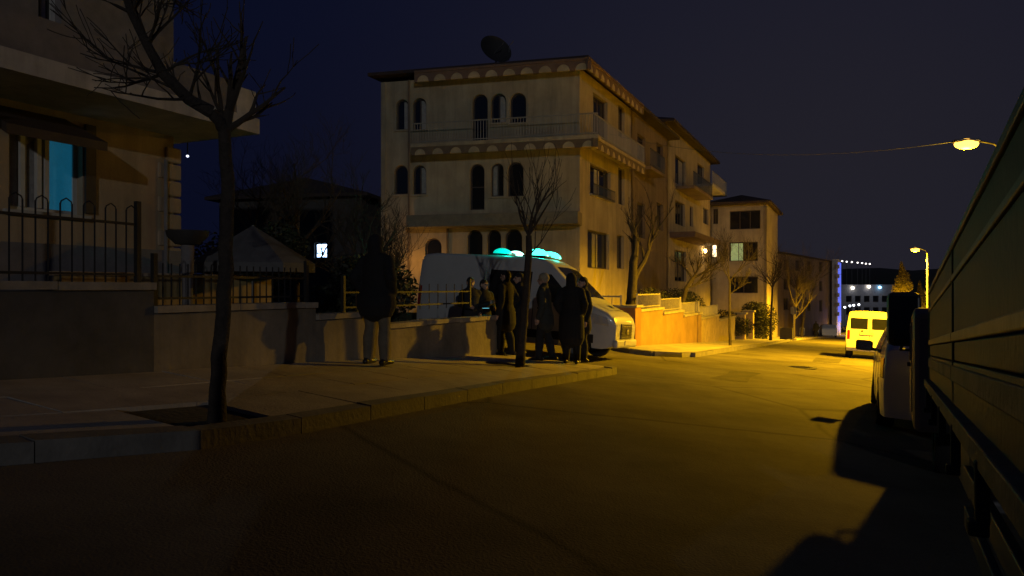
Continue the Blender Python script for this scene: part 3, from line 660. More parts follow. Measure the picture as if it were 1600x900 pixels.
# grey garden parasol
p = at(395, 455, 11.8); p.z = GW(p.x, p.y); hh = at(400, 352, 11.8).z - p.z
pa = empty('garden_parasol', p, 'half hidden grey garden parasol behind the low fence', 'parasol')
mb = MB(); n = 8; rim = [(1.0 * math.cos(2*math.pi*k/n), 1.0 * math.sin(2*math.pi*k/n), hh - .62) for k in range(n)]
mb.add([(0, 0, hh)] + rim + [(x * 1.0, y * 1.0, z - .14) for x, y, z in rim], [(0, 1 + k, 1 + (k+1) % n) for k in range(n)] + [(1+k, 9+k, 9+(k+1) % n, 1+(k+1) % n) for k in range(n)])
mb.build('canopy', M('grey canvas', (.12, .115, .11), .9), pa); MB().tube([(0, 0, 0), (0, 0, hh)], .022, n=8).build('pole', STEEL, pa); MB().lathe([(0, .1), (.05, .1), (.25, .05), (.27, 0)], (0, 0, 0)).build('base', CONC, pa)
# planter bowl on a pedestal
p = at(293, 372, 10.4); g_ = GW(p.x, p.y)
pl = empty('planter', (p.x, p.y, g_), 'wide dark planter bowl on a pedestal behind the fence', 'planter'); hz = p.z - g_
MB().lathe([(.0, hz - .1), (.16, hz - .09), (.27, hz + .02), (.29, hz + .1), (.25, hz + .1), (.2, hz + .04), (0, hz + .03)], (0, 0, 0)).build('bowl', M('dark clay', (.04, .035, .03), .8), pl, smooth=True)
MB().lathe([(.12, 0), (.1, .1), (.07, hz * .5), (.09, hz - .1)], (0, 0, 0)).build('pedestal', GREY, pl, smooth=True)

# --- dark neighbour house behind the trees with one cool lit window
n0, n1 = Vector((-17.5, 44, 0)), Vector((-8.6, 42, 0)); nn = Vector((1.5, 9, 0))
NEIW = M('cool lit panes', (.6, .7, 1), .4, var=.5, scale=3, bump=0, emit=(.40, .62, 1.0), es=7.0)
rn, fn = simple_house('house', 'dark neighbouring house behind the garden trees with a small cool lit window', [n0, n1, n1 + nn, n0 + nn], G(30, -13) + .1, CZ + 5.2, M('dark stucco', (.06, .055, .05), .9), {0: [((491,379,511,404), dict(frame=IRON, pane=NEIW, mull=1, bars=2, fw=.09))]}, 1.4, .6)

# ------------------------------------------------------------------ stepped orange garden wall with railings, far side of the side street
ow = empty('garden_wall', ST(24.3, WT, G(24.3, WT)), 'stepped orange garden wall with pale railings beyond the side street', 'wall')
o = ow.location; OW = M('orange wall paint', (.235, .145, .058), .85, var=.35, scale=1.1, bump=.35); edges = [24.8, 28.2, 32.0, 36.2, 41.5, 47.5]
PIER = M('red brown pier', (.25, .115, .05), .85, var=.3, scale=2)
mb = MB(); g = G(24.4, WT); mb.box(ST(24.4, WT - .3, g + .6), (.7, .75, 1.6), rz=PHI); mb.build('pier', PIER, ow, o, bevel=.02)
mb = MB(); mb.box(ST(24.4, WT - .3, g + 1.44), (.82, .87, .08), rz=PHI); mb.build('pier_cap', COPE, ow, o)
def panel_rail(a, b_, t0, t1, z, h, parent, org, step=.16):
    pa, pb = ST(a, t0, z), ST(b_, t1, z); mb = MB(); up = Vector((0, 0, 1))
    mb.bar(pa + up * h, pb + up * h, .05); mb.bar(pa + up * .07, pb + up * .07, .04)
    for q in (pa, pb): mb.bar(q, q + up * (h + .05), .06)
    r_ = mb.build('railing', RAILW, parent, org); mb = MB(); L = (pb - pa).length; n = int(L / step)
    for k in range(1, n): q = pa.lerp(pb, k / n); mb.bar(q, q + up * h, .022)
    tag(mb.build('balusters', RAILW, r_, org), kind='stuff')
for i in range(len(edges) - 1):
    a, b_ = edges[i], edges[i + 1]; top = G((a + b_) / 2, WT) + PH + 1.22
    pts = [(a, WT), (b_, WT), (b_, WT - .25), (a, WT - .25)]
    MB().add([ST(p, q, G(p, q) - .3) for p, q in pts] + [ST(p, q, top) for p, q in pts], [(0,3,2,1),(4,5,6,7),(0,1,5,4),(1,2,6,5),(2,3,7,6),(3,0,4,7)]).build('wall_section', OW if i < 3 else M('ochre wall paint', (.32, .24, .13), .85, var=.35), ow, o)
    pts = [(a - .04, WT + .06), (b_ + .02, WT + .06), (b_ + .02, WT - .31), (a - .04, WT - .31)]
    MB().add([ST(p, q, top + .003) for p, q in pts] + [ST(p, q, top + .09) for p, q in pts], [(0,3,2,1),(4,5,6,7),(0,1,5,4),(1,2,6,5),(2,3,7,6),(3,0,4,7)]).build('coping', COPE, ow, o)
    if i < 4: panel_rail(a + .05, b_ - .08, WT - .12, WT - .12, top + .09, .5, ow, o)
panel_rail(24.2, 23.2, WT - .5, WT - 4.0, G(24, WT) + 1.15, .6, ow, o, .3)
pts = [(24.3, WT - .62), (23.2, WT - 4.2), (23.5, WT - 4.2), (24.6, WT - .62)]
MB().add([ST(p, q, G(p, q) - .3) for p, q in pts] + [ST(p, q, G(24, WT) + 1.15) for p, q in pts], [(0,3,2,1),(4,5,6,7),(0,1,5,4),(1,2,6,5),(2,3,7,6),(3,0,4,7)]).build('wall_section', PIER, ow, o)
# gate posts further on
for k, (s_, lab) in enumerate(((50.0, 'ochre gate post nearer the orange garden wall'), (54.5, 'taller ochre gate post with a cap beside the dark hedge'))):
    e = empty('gate_post', ST(s_, WT, G(s_, WT)), lab, 'gate post', rz=PHI); h = 1.75 + .25 * k
    MB().box((0, 0, h / 2), (.6, .6, h)).build('shaft', M('gate post ochre', (.42, .30, .12), .85), e, bevel=.02); MB().box((0, 0, h + .06), (.8, .8, .12)).build('cap', COPE, e)
mb = MB(); ga = empty('garden_gate', ST(52.2, WT, G(52.2, WT)), 'dark metal garden gate between the two ochre posts', 'gate', rz=PHI)
for zz in (.15, 1.35): MB().box((0, 0, zz), (.05, 3.6, .06)).build('rail', IRON, ga)
for k in range(13): MB().box((0, -1.7 + k * .283, .78), (.03, .05, 1.3)).build('bar', IRON, ga)
# raised garden soil behind the walls
mb = MB(); pts = [(24.9, WT - .26), (47, WT - .26), (60, WT - 1.5), (60, -22), (25.5, -22)]
mb.add([ST(p, q, G(p, -8) + 1.05) for p, q in pts] + [ST(p, q, G(p, q) - .5) for p, q in pts], [tuple(range(5))] + [(i, (i+1) % 5, 5+(i+1) % 5, 5+i) for i in range(5)])
tag(mb.build('garden', GRASS), kind='structure')

# ------------------------------------------------------------------ vegetation in the gardens
def leafy(name, base, label, clumps, n, size, mat, trunk=None, cat='shrub', group=None, seed=1):
    rnd = random.Random(seed); base = Vector(base); root = empty(name, base, label, cat, group); mb = MB()
    for _ in range(n):
        c, r = rnd.choice(clumps); c = Vector(c)
        d = Vector((rnd.gauss(0, 1), rnd.gauss(0, 1), rnd.gauss(0, 1))).normalized() * (rnd.random() ** .45)
        p = c + Vector((d.x * r[0], d.y * r[1], d.z * r[2])); s = size * rnd.uniform(.6, 1.4)
        a = Vector((rnd.gauss(0, 1), rnd.gauss(0, 1), rnd.gauss(0, .6))).normalized(); b2 = a.cross(Vector((rnd.gauss(0, 1), rnd.gauss(0, 1), rnd.gauss(0, 1)))).normalized()
        mb.add([p - a * s, p + b2 * s * .45, p + a * s, p - b2 * s * .45], [(0, 1, 2, 3)])
    mb.build('crown', mat, root)
    if trunk:
        tm = MB(); tm.tube(trunk[0], trunk[1], n=8)
        for c, r in clumps[:6]: tm.tube([trunk[0][-1], Vector(trunk[0][-1]).lerp(Vector(c), .6) + Vector((0, 0, .1)), c], [trunk[1][-1] * .7, trunk[1][-1] * .45, .01], n=5)
        tm.build('trunk', BARK, root, smooth=True)
    return root
LEAF = M('dark evergreen leaf', (.022, .027, .012), .7, var=.4, scale=2, bump=0); CONL = M('conifer needle', (.075, .06, .022), .8, var=.4, scale=2, bump=0)
def gp(px, py, y, up=0.0): p = at(px, py, y); return Vector((p.x, p.y, GW(p.x, p.y) + up))
# twin trunks in front of the arched house corner
b = gp(985, 470, 26.5, 1.0); D = 26.5
bare_tree(b, 'thick dark twin trunked tree beside the arched house corner', [(0,0,0), rel(988, 440, D, b), rel(992, 400, D, b)], .2, [(2, (.15, .1, 1), .12, 1.2, 3), (1, (.55, .1, 1), .12, 2.2, 3), (2, (-.2, .2, 1), .08, 1.0, 2)], 31, spread=.4)
b = gp(1060, 480, 34, 1.0); D = 34
bare_tree(b, 'spreading bare garden tree below the wall lamp', [(0,0,0), rel(1072, 450, D, b), rel(1082, 435, D, b)], .12, [(2, (.8, 0, .35), .07, 1.5, 3), (2, (-.4, .3, .7), .06, 1.1, 3), (1, (1, .2, .2), .05, 1.5, 3), (2, (.3, -.3, .6), .05, 1.1, 3)], 32, spread=.5, kids=4)
leafy('shrub', gp(1064, 490, 37.5, .9), 'dark evergreen shrub behind the pale railings', [((0, 0, .9), (1.0, .9, 1.0)), ((.7, 1.2, .8), (.9, .9, .9)), ((-.6, -1.2, .9), (.9, .9, 1.0))], 9000, .05, LEAF, seed=2)
leafy('shrub', gp(1012, 470, 31.0, 1.0), 'low dark shrub at the foot of the twin trunked tree', [((0, 0, .6), (.8, .7, .8)), ((.3, .9, .6), (.8, .7, .75)), ((.7, 1.8, .6), (.8, .7, .8))], 5000, .05, LEAF, seed=8)
leafy('shrub', gp(1130, 500, 47, .8), 'dark round shrub spilling over the wall near the street tree', [((0, 0, .5), (1.1, .7, .7)), ((1.0, -.3, .1), (.9, .6, .6)), ((-.8, .1, .5), (.7, .6, .5))], 6500, .055, LEAF, seed=3)
leafy('hedge', ST(57.5, -6.2, G(57.5, -6.2)), 'tall dark hedge beside the taller gate post', [((0, 0, 1.0), (1.1, .9, 1.1)), ((.5, 1.0, 1.5), (1.2, 1.0, 1.3)), ((-.4, .3, 2.1), (.9, .9, .8))], 9000, .07, LEAF, cat='hedge', seed=4)
# street trees on the far pavement
b = gp(1141, 540, 33.0, PH); D = 33.0
bare_tree(b, 'thin bare street tree on the lit far pavement', [(0,0,0), rel(1140, 500, D, b), rel(1140, 460, D, b), rel(1140, 440, D, b)], .06, [(3, (-.5, 0, 1), .03, 1.3, 3), (3, (.5, .1, 1), .03, 1.4, 3), (3, (0, .1, 1), .035, 1.5, 3), (2, (.9, 0, .7), .02, 1.0, 3)], 41, kids=4)
b = gp(1204, 533, 50.0, PH); D = 50.0
bare_tree(b, 'bare street tree with a round clump of twigs past the gate', [(0,0,0), rel(1205, 490, D, b), rel(1207, 450, D, b)], .09, [(2, (-.5, 0, .8), .05, 1.6, 3), (2, (.5, .1, .9), .05, 1.6, 3), (2, (0, .1, 1), .06, 2.0, 3), (2, (.1, .5, .7), .05, 1.4, 3)], 42, kids=4, spread=.7)
b = gp(1240, 534, 62.0, PH); D = 62.0
bare_tree(b, 'bare street tree with a wide pale brown crown before the long block', [(0,0,0), rel(1241, 500, D, b), rel(1243, 480, D, b)], .11, [(2, (-.6, 0, .9), .06, 3.2, 3), (2, (.6, .1, .9), .06, 3.2, 3), (2, (0, .1, 1), .07, 3.4, 3), (1, (.7, .5, .9), .05, 2.6, 3)], 43, kids=4, spread=.5)
b = gp(1252, 530, 72.0, PH); D = 72.0
bare_tree(b, 'farther bare street tree close to the blue lit block end', [(0,0,0), rel(1256, 495, D, b), rel(1258, 480, D, b)], .13, [(2, (-.6, 0, .9), .07, 3.6, 3), (2, (.6, .1, .9), .07, 3.6, 3), (2, (0, .1, 1), .07, 3.8, 3)], 44, kids=4, spread=.5)
# dark trees in the garden between the two houses
for i, (px, y, h, lab, sd) in enumerate(((418, 20, 3.0, 'dark bare tree behind the parasol in the left garden', 51), (560, 19, 2.6, 'dense bare garden tree behind the tall person in the dark coat', 52), (462, 27, 5.0, 'tallest dark bare tree in the gap between the houses', 53), (600, 24, 2.4, 'small bare tree branching across the arched house left corner', 54))):
    b = gp(px, 470, y, .1)
    bare_tree(b, lab, [(0,0,0), (.05, 0, h * .35), (.1, .05, h * .6)], .13, [(2, (-.7, 0, .7), .07, h * .55, 4), (2, (.7, .1, .8), .07, h * .55, 4), (2, (0, .1, 1), .08, h * .6, 4), (1, (-.8, .3, .7), .05, h * .5, 3), (1, (.8, -.3, .6), .05, h * .5, 3)], sd, kids=3, spread=.6)
leafy('shrub', gp(566, 470, 16.5, 0), 'dark evergreen bush behind the tall person, left garden', [((0, 0, .8), (.7, .6, .8)), ((-.8, .3, .7), (.7, .6, .7)), ((.6, .4, 1.2), (.6, .6, .7)), ((-.3, .5, 1.5), (.6, .5, .6))], 4500, .07, LEAF, seed=6)
leafy('shrub', gp(398, 470, 16, 0), 'dark evergreen bush behind the grey parasol', [((0, 0, .9), (.8, .6, .9)), ((-1.0, .3, 1.2), (.8, .6, 1.1)), ((.4, .4, 1.7), (.7, .6, .8))], 4500, .07, LEAF, seed=7)
# lit conifer at the right of the street
b = at(1410, 470, 61); b.z = GW(b.x, b.y)
cl = []
rnd = random.Random(9)
for k in range(26):
    f = k / 25; rr = 1.6 * (1 - f) + .2; cl.append(((rnd.uniform(-.5, .5) * rr, rnd.uniform(-.5, .5) * rr, 1.0 + f * 5.3), (rr * .75, rr * .75, .55)))
leafy('conifer_tree', b, 'pale conifer lit yellow beside the farther street lamp', cl, 16000, .06, CONL, ([(0,0,0), (0,0,3), (0,0,6.2)], [.14, .1, .02]), 'tree', seed=10)
b2 = at(1438, 480, 64); b2.z = GW(b2.x, b2.y)
cl = [((c[0][0] * .8, c[0][1] * .8, c[0][2] * .8), tuple(v * .8 for v in c[1])) for c in cl]
leafy('conifer_tree', b2, 'smaller conifer right of the lit conifer, partly behind the truck mirror', cl, 11000, .06, CONL, ([(0,0,0), (0,0,2.6), (0,0,4.8)], [.12, .08, .02]), 'tree', seed=11)

# ------------------------------------------------------------------ people
def bake(mb, name, mat, parent, vox, smooth_it=3):
    me = bpy.data.meshes.new('tmp'); me.from_pydata([Vector(p) for p in mb.v], [], mb.f); me.update()
    bm = bmesh.new(); bm.from_mesh(me); bmesh.ops.recalc_face_normals(bm, faces=bm.faces); bm.to_mesh(me); bm.free()
    ob = bpy.data.objects.new('tmp', me); COL.objects.link(ob)
    r_ = ob.modifiers.new('r', 'REMESH'); r_.mode = 'VOXEL'; r_.voxel_size = vox
    s_ = ob.modifiers.new('s', 'SMOOTH'); s_.iterations = smooth_it; s_.factor = .5
    dg = bpy.context.evaluated_depsgraph_get(); dg.update()
    out = bpy.data.meshes.new_from_object(ob.evaluated_get(dg)); bpy.data.objects.remove(ob); bpy.data.meshes.remove(me)
    out.name = name; out.materials.clear(); out.materials.append(mat)
    for p in out.polygons: p.use_smooth = True
    o_ = bpy.data.objects.new(name, out); COL.objects.link(o_)
    if parent is not None: o_.parent = parent
    return o_
SKIN = M('skin', (.42, .26, .18), .6, var=.15, scale=12, bump=.05); HAIR = M('dark hair', (.015, .012, .01), .7, var=.3, bump=.6, bscale=120)
EYE = M('eye', (.05, .04, .035), .2, var=0, bump=0)
def person(px, D, yaw, H, label, coat, trousers, hem=.62, head='hair', headmat=None, stance=.1, step=0.0, arms=('hang', 'hang'), look=0.0, lean=0.0, ground=None, bulk=1.0, shoes=None):
    p = at(px, 560, D); s_, t_ = inv(p.x, p.y); z = G(s_, t_) + (PH if ground is None else ground); k = H / 1.75
    b = MB(); hipz = .92
    lx = {1: step, -1: -step}                       # feet fore / aft
    def leg(sd, grow=0.0):
        a = Vector((0, sd * .095, hipz)); f = Vector((lx[sd], sd * stance, .09)); kn = a.lerp(f, .5) + Vector((.035, 0, .0))
        return [a, a.lerp(kn, .5), kn, kn.lerp(f, .35) + Vector((-.012, 0, 0)), f], [(.088+grow, .092+grow), (.078+grow, .082+grow), (.058+grow, .06+grow), (.056+grow, .06+grow), (.04+grow*.8, .042+grow*.8)]
    tor = [Vector((0, 0, .93)), Vector((0, 0, 1.05)), Vector((.01 + lean*.3, 0, 1.18)), Vector((.015 + lean*.7, 0, 1.33)), Vector((lean, 0, 1.43))]
    torr = [(.165, .11), (.15, .10), (.16, .11), (.185, .115), (.15, .085)]
    def arm(sd, mode, g=0.0):
        sh = Vector((lean, sd * .185, 1.41))
        if mode == 'hang': el, wr = Vector((lean - .03, sd * .245, 1.13)), Vector((lean + .05, sd * .25, .88))
        elif mode == 'pocket': el, wr = Vector((lean - .1, sd * .28, 1.15)), Vector((lean + .1, sd * .2, .97))
        elif mode == 'front': el, wr = Vector((lean + .02, sd * .25, 1.14)), Vector((lean + .25, sd * .1, 1.1))
        else: el, wr = Vector((lean + .03, sd * .25, 1.14)), Vector((lean + .26, sd * .06, 1.22))
        return sh, el, wr, [sh, sh.lerp(el, .5), el, el.lerp(wr, .4), wr], [.058+g, .05+g, .043+g, .04+g, .03+g]
    for sd in (1, -1):
        b.ring(*leg(sd)); f = Vector((lx[sd], sd * stance, 0)); b.ring([f + Vector((-.05, 0, .055)), f + Vector((.06, 0, .05)), f + Vector((.15, sd * .01, .035))], [(.036, .04), (.042, .035), (.036, .022)])
    b.ring(tor, torr)
    hx = lean + .015; ca, sa = math.cos(look), math.sin(look)
    def hp(x, y, z_): return Vector((hx + x * ca - y * sa, x * sa + y * ca, z_))
    b.ring([Vector((lean - .005, 0, 1.42)), hp(0, 0, 1.53)], [.062, .055])
    b.ball(hp(-.012, 0, 1.645), (.096, .077, .105), 16, 12); b.ball(hp(.03, 0, 1.585), (.066, .058, .07), 14, 10)
    b.ring([hp(.088, 0, 1.65), hp(.112, 0, 1.612)], [.012, .019]); b.ring([hp(.075, .045, 1.667), hp(.075, -.045, 1.667)], [.014, .014])
    b.ring([hp(.092, .02, 1.572), hp(.092, -.02, 1.572)], [.009, .008])
    for sd in (1, -1): b.ring([hp(-.005, sd * .078, 1.665), hp(-.012, sd * .08, 1.615)], [.009, .018])
    for sd, md in ((1, arms[0]), (-1, arms[1])):
        sh, el, wr, pts, rad = arm(sd, md); b.ring(pts, rad)
        d = (wr - el).normalized(); side = Vector((1, 0, 0)) if abs(d.x) < .7 else Vector((0, 0, 1)); side = (side - d * side.dot(d)).normalized(); nrm = d.cross(side)
        pm = wr + d * .05; b.ring([wr, wr + d * .03, wr + d * .085], [.026, .034, .036])
        for q in range(4):                                       # four fingers, slightly curled
            L = (.072, .082, .078, .06)[q]; r0 = wr + d * .085 + side * (.03 - .02 * q); cu = nrm * (-sd * .012)
            b.ring([r0, r0 + d * L * .5 + cu * .4, r0 + d * L * .85 + cu * 1.6], [.0088, .0082, .0072], n=8)
        r0 = wr + d * .03 + side * .028; b.ring([r0, r0 + d * .03 + side * .022, r0 + d * .065 + side * .026 - nrm * sd * .012], [.012, .0105, .009], n=8)
    body = bake(b, 'person', SKIN, None, .0075, 2)
    tag(body, label, 'person', 'people standing around the van'); body.location = (p.x, p.y, z); body.rotation_euler = (0, 0, yaw); body.scale = (k, k, k)
    for sd in (1, -1): MB().ball(hp(.083, sd * .03, 1.643), .012, 8, 6).build('eye', EYE, body, smooth=True)
    # trousers
    c = MB()
    for sd in (1, -1): pts, rad = leg(sd, .018); c.ring(pts, [(r[0] + (.012 if i > 2 else 0), r[1] + (.014 if i > 2 else 0)) for i, r in enumerate(rad)])
    c.ring([Vector((0, 0, .88)), Vector((0, 0, 1.02))], [(.19, .135), (.175, .125)]); bake(c, 'trousers', trousers, body, .014)
    # coat with sleeves and collar
    c = MB(); g = .032 * bulk
    pts = [Vector((0, 0, hem)), Vector((0, 0, (hem + .93) / 2)), Vector((0, 0, .93))] + tor[1:]; rr = [(.215*bulk, .165*bulk), (.212*bulk, .16*bulk), (.205*bulk, .15*bulk)] + [(r[0] + g, r[1] + g) for r in torr[1:]]
    c.ring(pts, rr, n=18); c.ring([Vector((lean, .12, 1.42)), Vector((lean, .19, 1.40))], [.06 + g*.6, .058 + g*.6]); c.ring([Vector((lean, -.12, 1.42)), Vector((lean, -.19, 1.40))], [.06 + g*.6, .058 + g*.6])
    for sd, md in ((1, arms[0]), (-1, arms[1])):
        sh, el, wr, ap, ar = arm(sd, md, .02 * bulk); c.ring(ap, [r + (.006 if i > 2 else 0) for i, r in enumerate(ar)])
        for j in range(2): q = ap[1].lerp(ap[2], .4 + .5 * j); c.ring([q + Vector((.012, 0, .0)), q + Vector((-.012, 0, .02))], [.062 * bulk, .06 * bulk])
    c.ring([Vector((lean, 0, 1.45)), Vector((lean - .01, 0, 1.52))], [(.1, .095), (.085, .085)]); bake(c, 'coat', coat, body, .014)
    sm = shoes or BLKP
    for sd in (1, -1):
        c = MB(); f = Vector((lx[sd], sd * stance, 0)); c.ring([f + Vector((-.075, 0, .045)), f + Vector((.02, 0, .05)), f + Vector((.11, sd*.008, .04)), f + Vector((.18, sd*.012, .032))], [(.042, .043), (.046, .045), (.05, .036), (.042, .026)])
        c.ring([f + Vector((-.02, 0, .06)), f + Vector((-.005, 0, .13))], [.05, .048]); bake(c, 'shoe', sm, body, .011)
    c = MB()
    if head == 'hair':
        c.ball(hp(-.02, 0, 1.66), (.104, .088, .107), 16, 8, z0=.0); c.ball(hp(-.05, 0, 1.64), (.075, .083, .1), 14, 8); bake(c, 'hair', HAIR, body, .011)
    elif head == 'beanie':
        c.ball(hp(-.018, 0, 1.672), (.108, .09, .108), 16, 8, z0=-.05); c.ring([hp(-.018, .0, 1.665), hp(-.018, 0, 1.69)], [(.096, .114), (.095, .113)], 16); bake(c, 'beanie', headmat or coat, body, .011)
    else:
        c.ball(hp(-.035, 0, 1.645), (.118, .108, .135), 16, 12); c.ring([hp(-.04, 0, 1.48), hp(-.035, 0, 1.6)], [(.11, .1), (.105, .1)]); bake(c, 'hood', headmat or coat, body, .012)
    return body
BLK = M('black cloth', (.008, .008, .009), .9, var=.3, scale=8, bump=.4, bscale=60); NAVY = M('navy cloth', (.010, .011, .016), .9, var=.3, scale=8, bump=.4, bscale=60)
GRN = M('grey green cloth', (.032, .036, .032), .9, var=.3, scale=8, bump=.4, bscale=60); BEIG = M('beige trousers', (.13, .11, .075), .9, var=.3, scale=6, bump=.4, bscale=50)
HATM = M('tan wool', (.30, .26, .17), .95, var=.3, scale=20, bump=.6, bscale=90); DGREY = M('dark grey cloth', (.018, .018, .019), .9, var=.3, bump=.4, bscale=60)
right = R(-10)
person(588, 10.4, R(70), 1.82, 'tall person in a dark coat and beige trousers by the left wall', BLK, BEIG, .80, 'hood', BLK, .15, .04, ('pocket', 'pocket'), bulk=1.34)
person(735, 15.9, R(-70), 1.70, 'bare headed person facing the street, leftmost before the van side', DGREY, BLK, .7, 'hair', None, .1, 0, ('pocket', 'front'), ground=.0)
person(756, 16.1, R(-50), 1.68, 'person at the open van door holding a small lit phone', BLK, BLK, .7, 'hair', None, .1, 0, ('front', 'phone'), ground=.0)
person(791, 15.1, R(150), 1.74, 'person in black just left of the young tree, back turned', BLK, BLK, .66, 'hair', None, .12, .06, ('hang', 'pocket'), bulk=1.15)
person(812, 15.6, R(190), 1.74, 'person in black half hidden behind the young tree trunk', NAVY, BLK, .66, 'hair', None, .1, .05, ('pocket', 'pocket'), bulk=1.1)
person(852, 14.6, R(165), 1.72, 'person in a tan wool hat and grey green jacket', GRN, DGREY, .74, 'beanie', HATM, .11, .12, ('hang', 'hang'), lean=.03, bulk=1.1)
person(893, 14.4, R(75), 1.76, 'person in a long black hooded coat seen from behind', BLK, BLK, .5, 'hood', BLK, .11, .02, ('pocket', 'pocket'), bulk=1.2)
person(911, 15.0, R(200), 1.74, 'dark haired person facing left beside the long black coat', NAVY, BLK, .7, 'hair', None, .1, .03, ('hang', 'pocket'))
p = at(1275, 520, 76)
person(1275, 76, R(60), 1.72, 'far away pedestrian in dark clothes near the long block', BLK, BLK, .7, 'hair', None, .12, .1, ground=.05)['group'] = 'people further down the street'
# the lit phone
p = at(759, 482, 15.65); ph = empty('mobile_phone', p, 'small glowing phone held by the person at the van door', 'phone', rz=R(10))
MB().box((0, 0, 0), (.15, .075, .009)).build('case', BLKP, ph, bevel=.003)
MB().box((0, -.002, .006), (.14, .068, .002)).build('screen', M('phone screen glow', (.2, .6, .7), .2, var=0, bump=0, emit=(.2, .8, 1), es=2.0), ph)

# ------------------------------------------------------------------ vehicles
def ground_matrix(x, y, yaw, base=3.0, lift=0.0):
    f = Vector((math.cos(yaw), math.sin(yaw), 0)); l = Vector((-f.y, f.x, 0)); h = base / 2
    g = lambda v: GW(v.x, v.y); c = Vector((x, y, 0))
    fz = (g(c + f * h) - g(c - f * h)) / base; lz = (g(c + l * .8) - g(c - l * .8)) / 1.6
    X = Vector((f.x, f.y, fz)).normalized(); Y = Vector((l.x, l.y, lz)); Y = (Y - X * Y.dot(X)).normalized(); Z = X.cross(Y)
    z = (g(c + f * h) + g(c - f * h)) / 2 + lift
    m = Matrix((X, Y, Z)).transposed().to_4x4(); m.translation = Vector((x, y, z)); return m
class Vehicle:
    def __init__(self, name, label, cat, L, W, prof, wheels, paint, belt, clear=.3, group=None, tum=.12, nose=.16, tail=.05, rc=.1, crown=.035):
        self.L, self.W, self.prof, self.belt, self.paint = L, W, prof, belt, paint; self.H = max(z for _, z in prof); self.tum, self.nose, self.tail, self.rc, self.crown = tum, nose, tail, rc, crown
        self.root = empty(name, (0, 0, 0), label, cat, group); self.wheels = wheels
        xs = sorted(set([round(v, 3) for v in list(np.linspace(-L / 2, L / 2, 72)) + [p[0] for p in prof] + [x + d for x, r in wheels for d in (-(r + .06), r + .06)]]))
        rings = []
        for x in xs:
            zt = self.top(x); zb = clear
            if x > L / 2 - .25: zb = clear + .1 * (x - L / 2 + .25) / .25
            for wx, wr in wheels:
                ra = wr + .07
                if abs(x - wx) < ra: zb = max(zb, wr + math.sqrt(ra * ra - (x - wx) ** 2))
            r_ = min(rc, (zt - zb) * .4); h = []
            for k in range(8): z = zb + (zt - r_ - zb) * k / 7; h.append((self.hw(x, z), z))
            yw = self.hw(x, zt - r_)
            h += [(yw - r_ * .13, zt - r_ * .5), (yw - r_ * .5, zt - r_ * .13), (yw - r_, zt), (yw * .5, zt + crown * .7)]
            rings.append([(x, y, z) for y, z in h] + [(x, 0, zt + crown)] + [(x, -y, z) for y, z in reversed(h)])
        n = len(rings[0]); fs = []
        for i in range(len(rings) - 1):
            for j in range(n): fs.append((i*n+j, i*n+(j+1) % n, (i+1)*n+(j+1) % n, (i+1)*n+j))
        fs += [tuple(range(n)), tuple((len(rings) - 1) * n + j for j in reversed(range(n)))]
        self.body = MB().add([p for r in rings for p in r], fs).build('body', paint, self.root, smooth=True)
        for wx, wr in wheels:
            for sd in (1, -1): self.wheel(wx, wr, sd)
    def top(self, x): return float(np.interp(x, [p[0] for p in self.prof], [p[1] for p in self.prof]))
    def hw(self, x, z):
        v = self.W / 2; d = x - (self.L / 2 - .7)
        if d > 0: v *= 1 - self.nose * (d / .7) ** 2
        d = -self.L / 2 + .35 - x
        if d > 0: v *= 1 - self.tail * (d / .35) ** 2
        if z > self.belt: v -= self.tum * ((z - self.belt) / max(.1, self.H - self.belt)) ** 1.3
        elif z < self.belt - .35: v -= .05 * ((self.belt - .35 - z) / .5)
        return v
    def wheel(self, x, r, sd):
        y = sd * (self.W / 2 - .12); t = .11
        ty = MB().lathe([(r * .62, -t), (r * .93, -t), (r, -t * .7), (r, t * .7), (r * .93, t), (r * .62, t)], (x, y, r), 'y', 26).build('wheel', RUBBER, self.root, smooth=True)
        m = MB().lathe([(0, .055 * sd), (r * .2, .06 * sd), (r * .24, .03 * sd), (r * .52, .05 * sd), (r * .6, .1 * sd), (r * .64, .1 * sd), (r * .64, -.1 * sd)], (x, y, r), 'y', 22)
        for k in range(5):
            a = 2 * math.pi * k / 5; m.bar((x + math.cos(a) * r * .2, y + sd * .07, r + math.sin(a) * r * .2), (x + math.cos(a) * r * .6, y + sd * .085, r + math.sin(a) * r * .6), .05, .03, up=(0, 1, 0))
        m.build('rim', STEEL, ty, smooth=True)
    def side(self, name, q, mat, sides=(1, -1), off=.008, parent=None):          # q: four (x, z) corners
        out = []
        for sd in sides:
            nx, nz = 8, 5; vs = []
            for i in range(nx + 1):
                for j in range(nz + 1):
                    u, v = i / nx, j / nz
                    x = (q[0][0]*(1-u)+q[1][0]*u)*(1-v)+(q[3][0]*(1-u)+q[2][0]*u)*v; z = (q[0][1]*(1-u)+q[1][1]*u)*(1-v)+(q[3][1]*(1-u)+q[2][1]*u)*v
                    vs.append((x, sd * (self.hw(x, z) + off), z))
            k = len(vs); vs += [(x, y - sd * .02, z) for x, y, z in vs]; m = nz + 1; fs = []
            for i in range(nx):
                for j in range(nz): a = i*m+j; fs.append((a, a+1, a+m+1, a+m)); fs.append((k+a, k+a+m, k+a+m+1, k+a+1))
            for i in range(nx): a = i*m; fs.append((a, a+m, k+a+m, k+a)); a += nz; fs.append((a, k+a, k+a+m, a+m))
            for j in range(nz): fs.append((j, k+j, k+j+1, j+1)); a = nx*m+j; fs.append((a, a+1, k+a+1, k+a))
            out.append(MB().add(vs, fs).build(name, mat, parent or self.root, smooth=True))
        return out
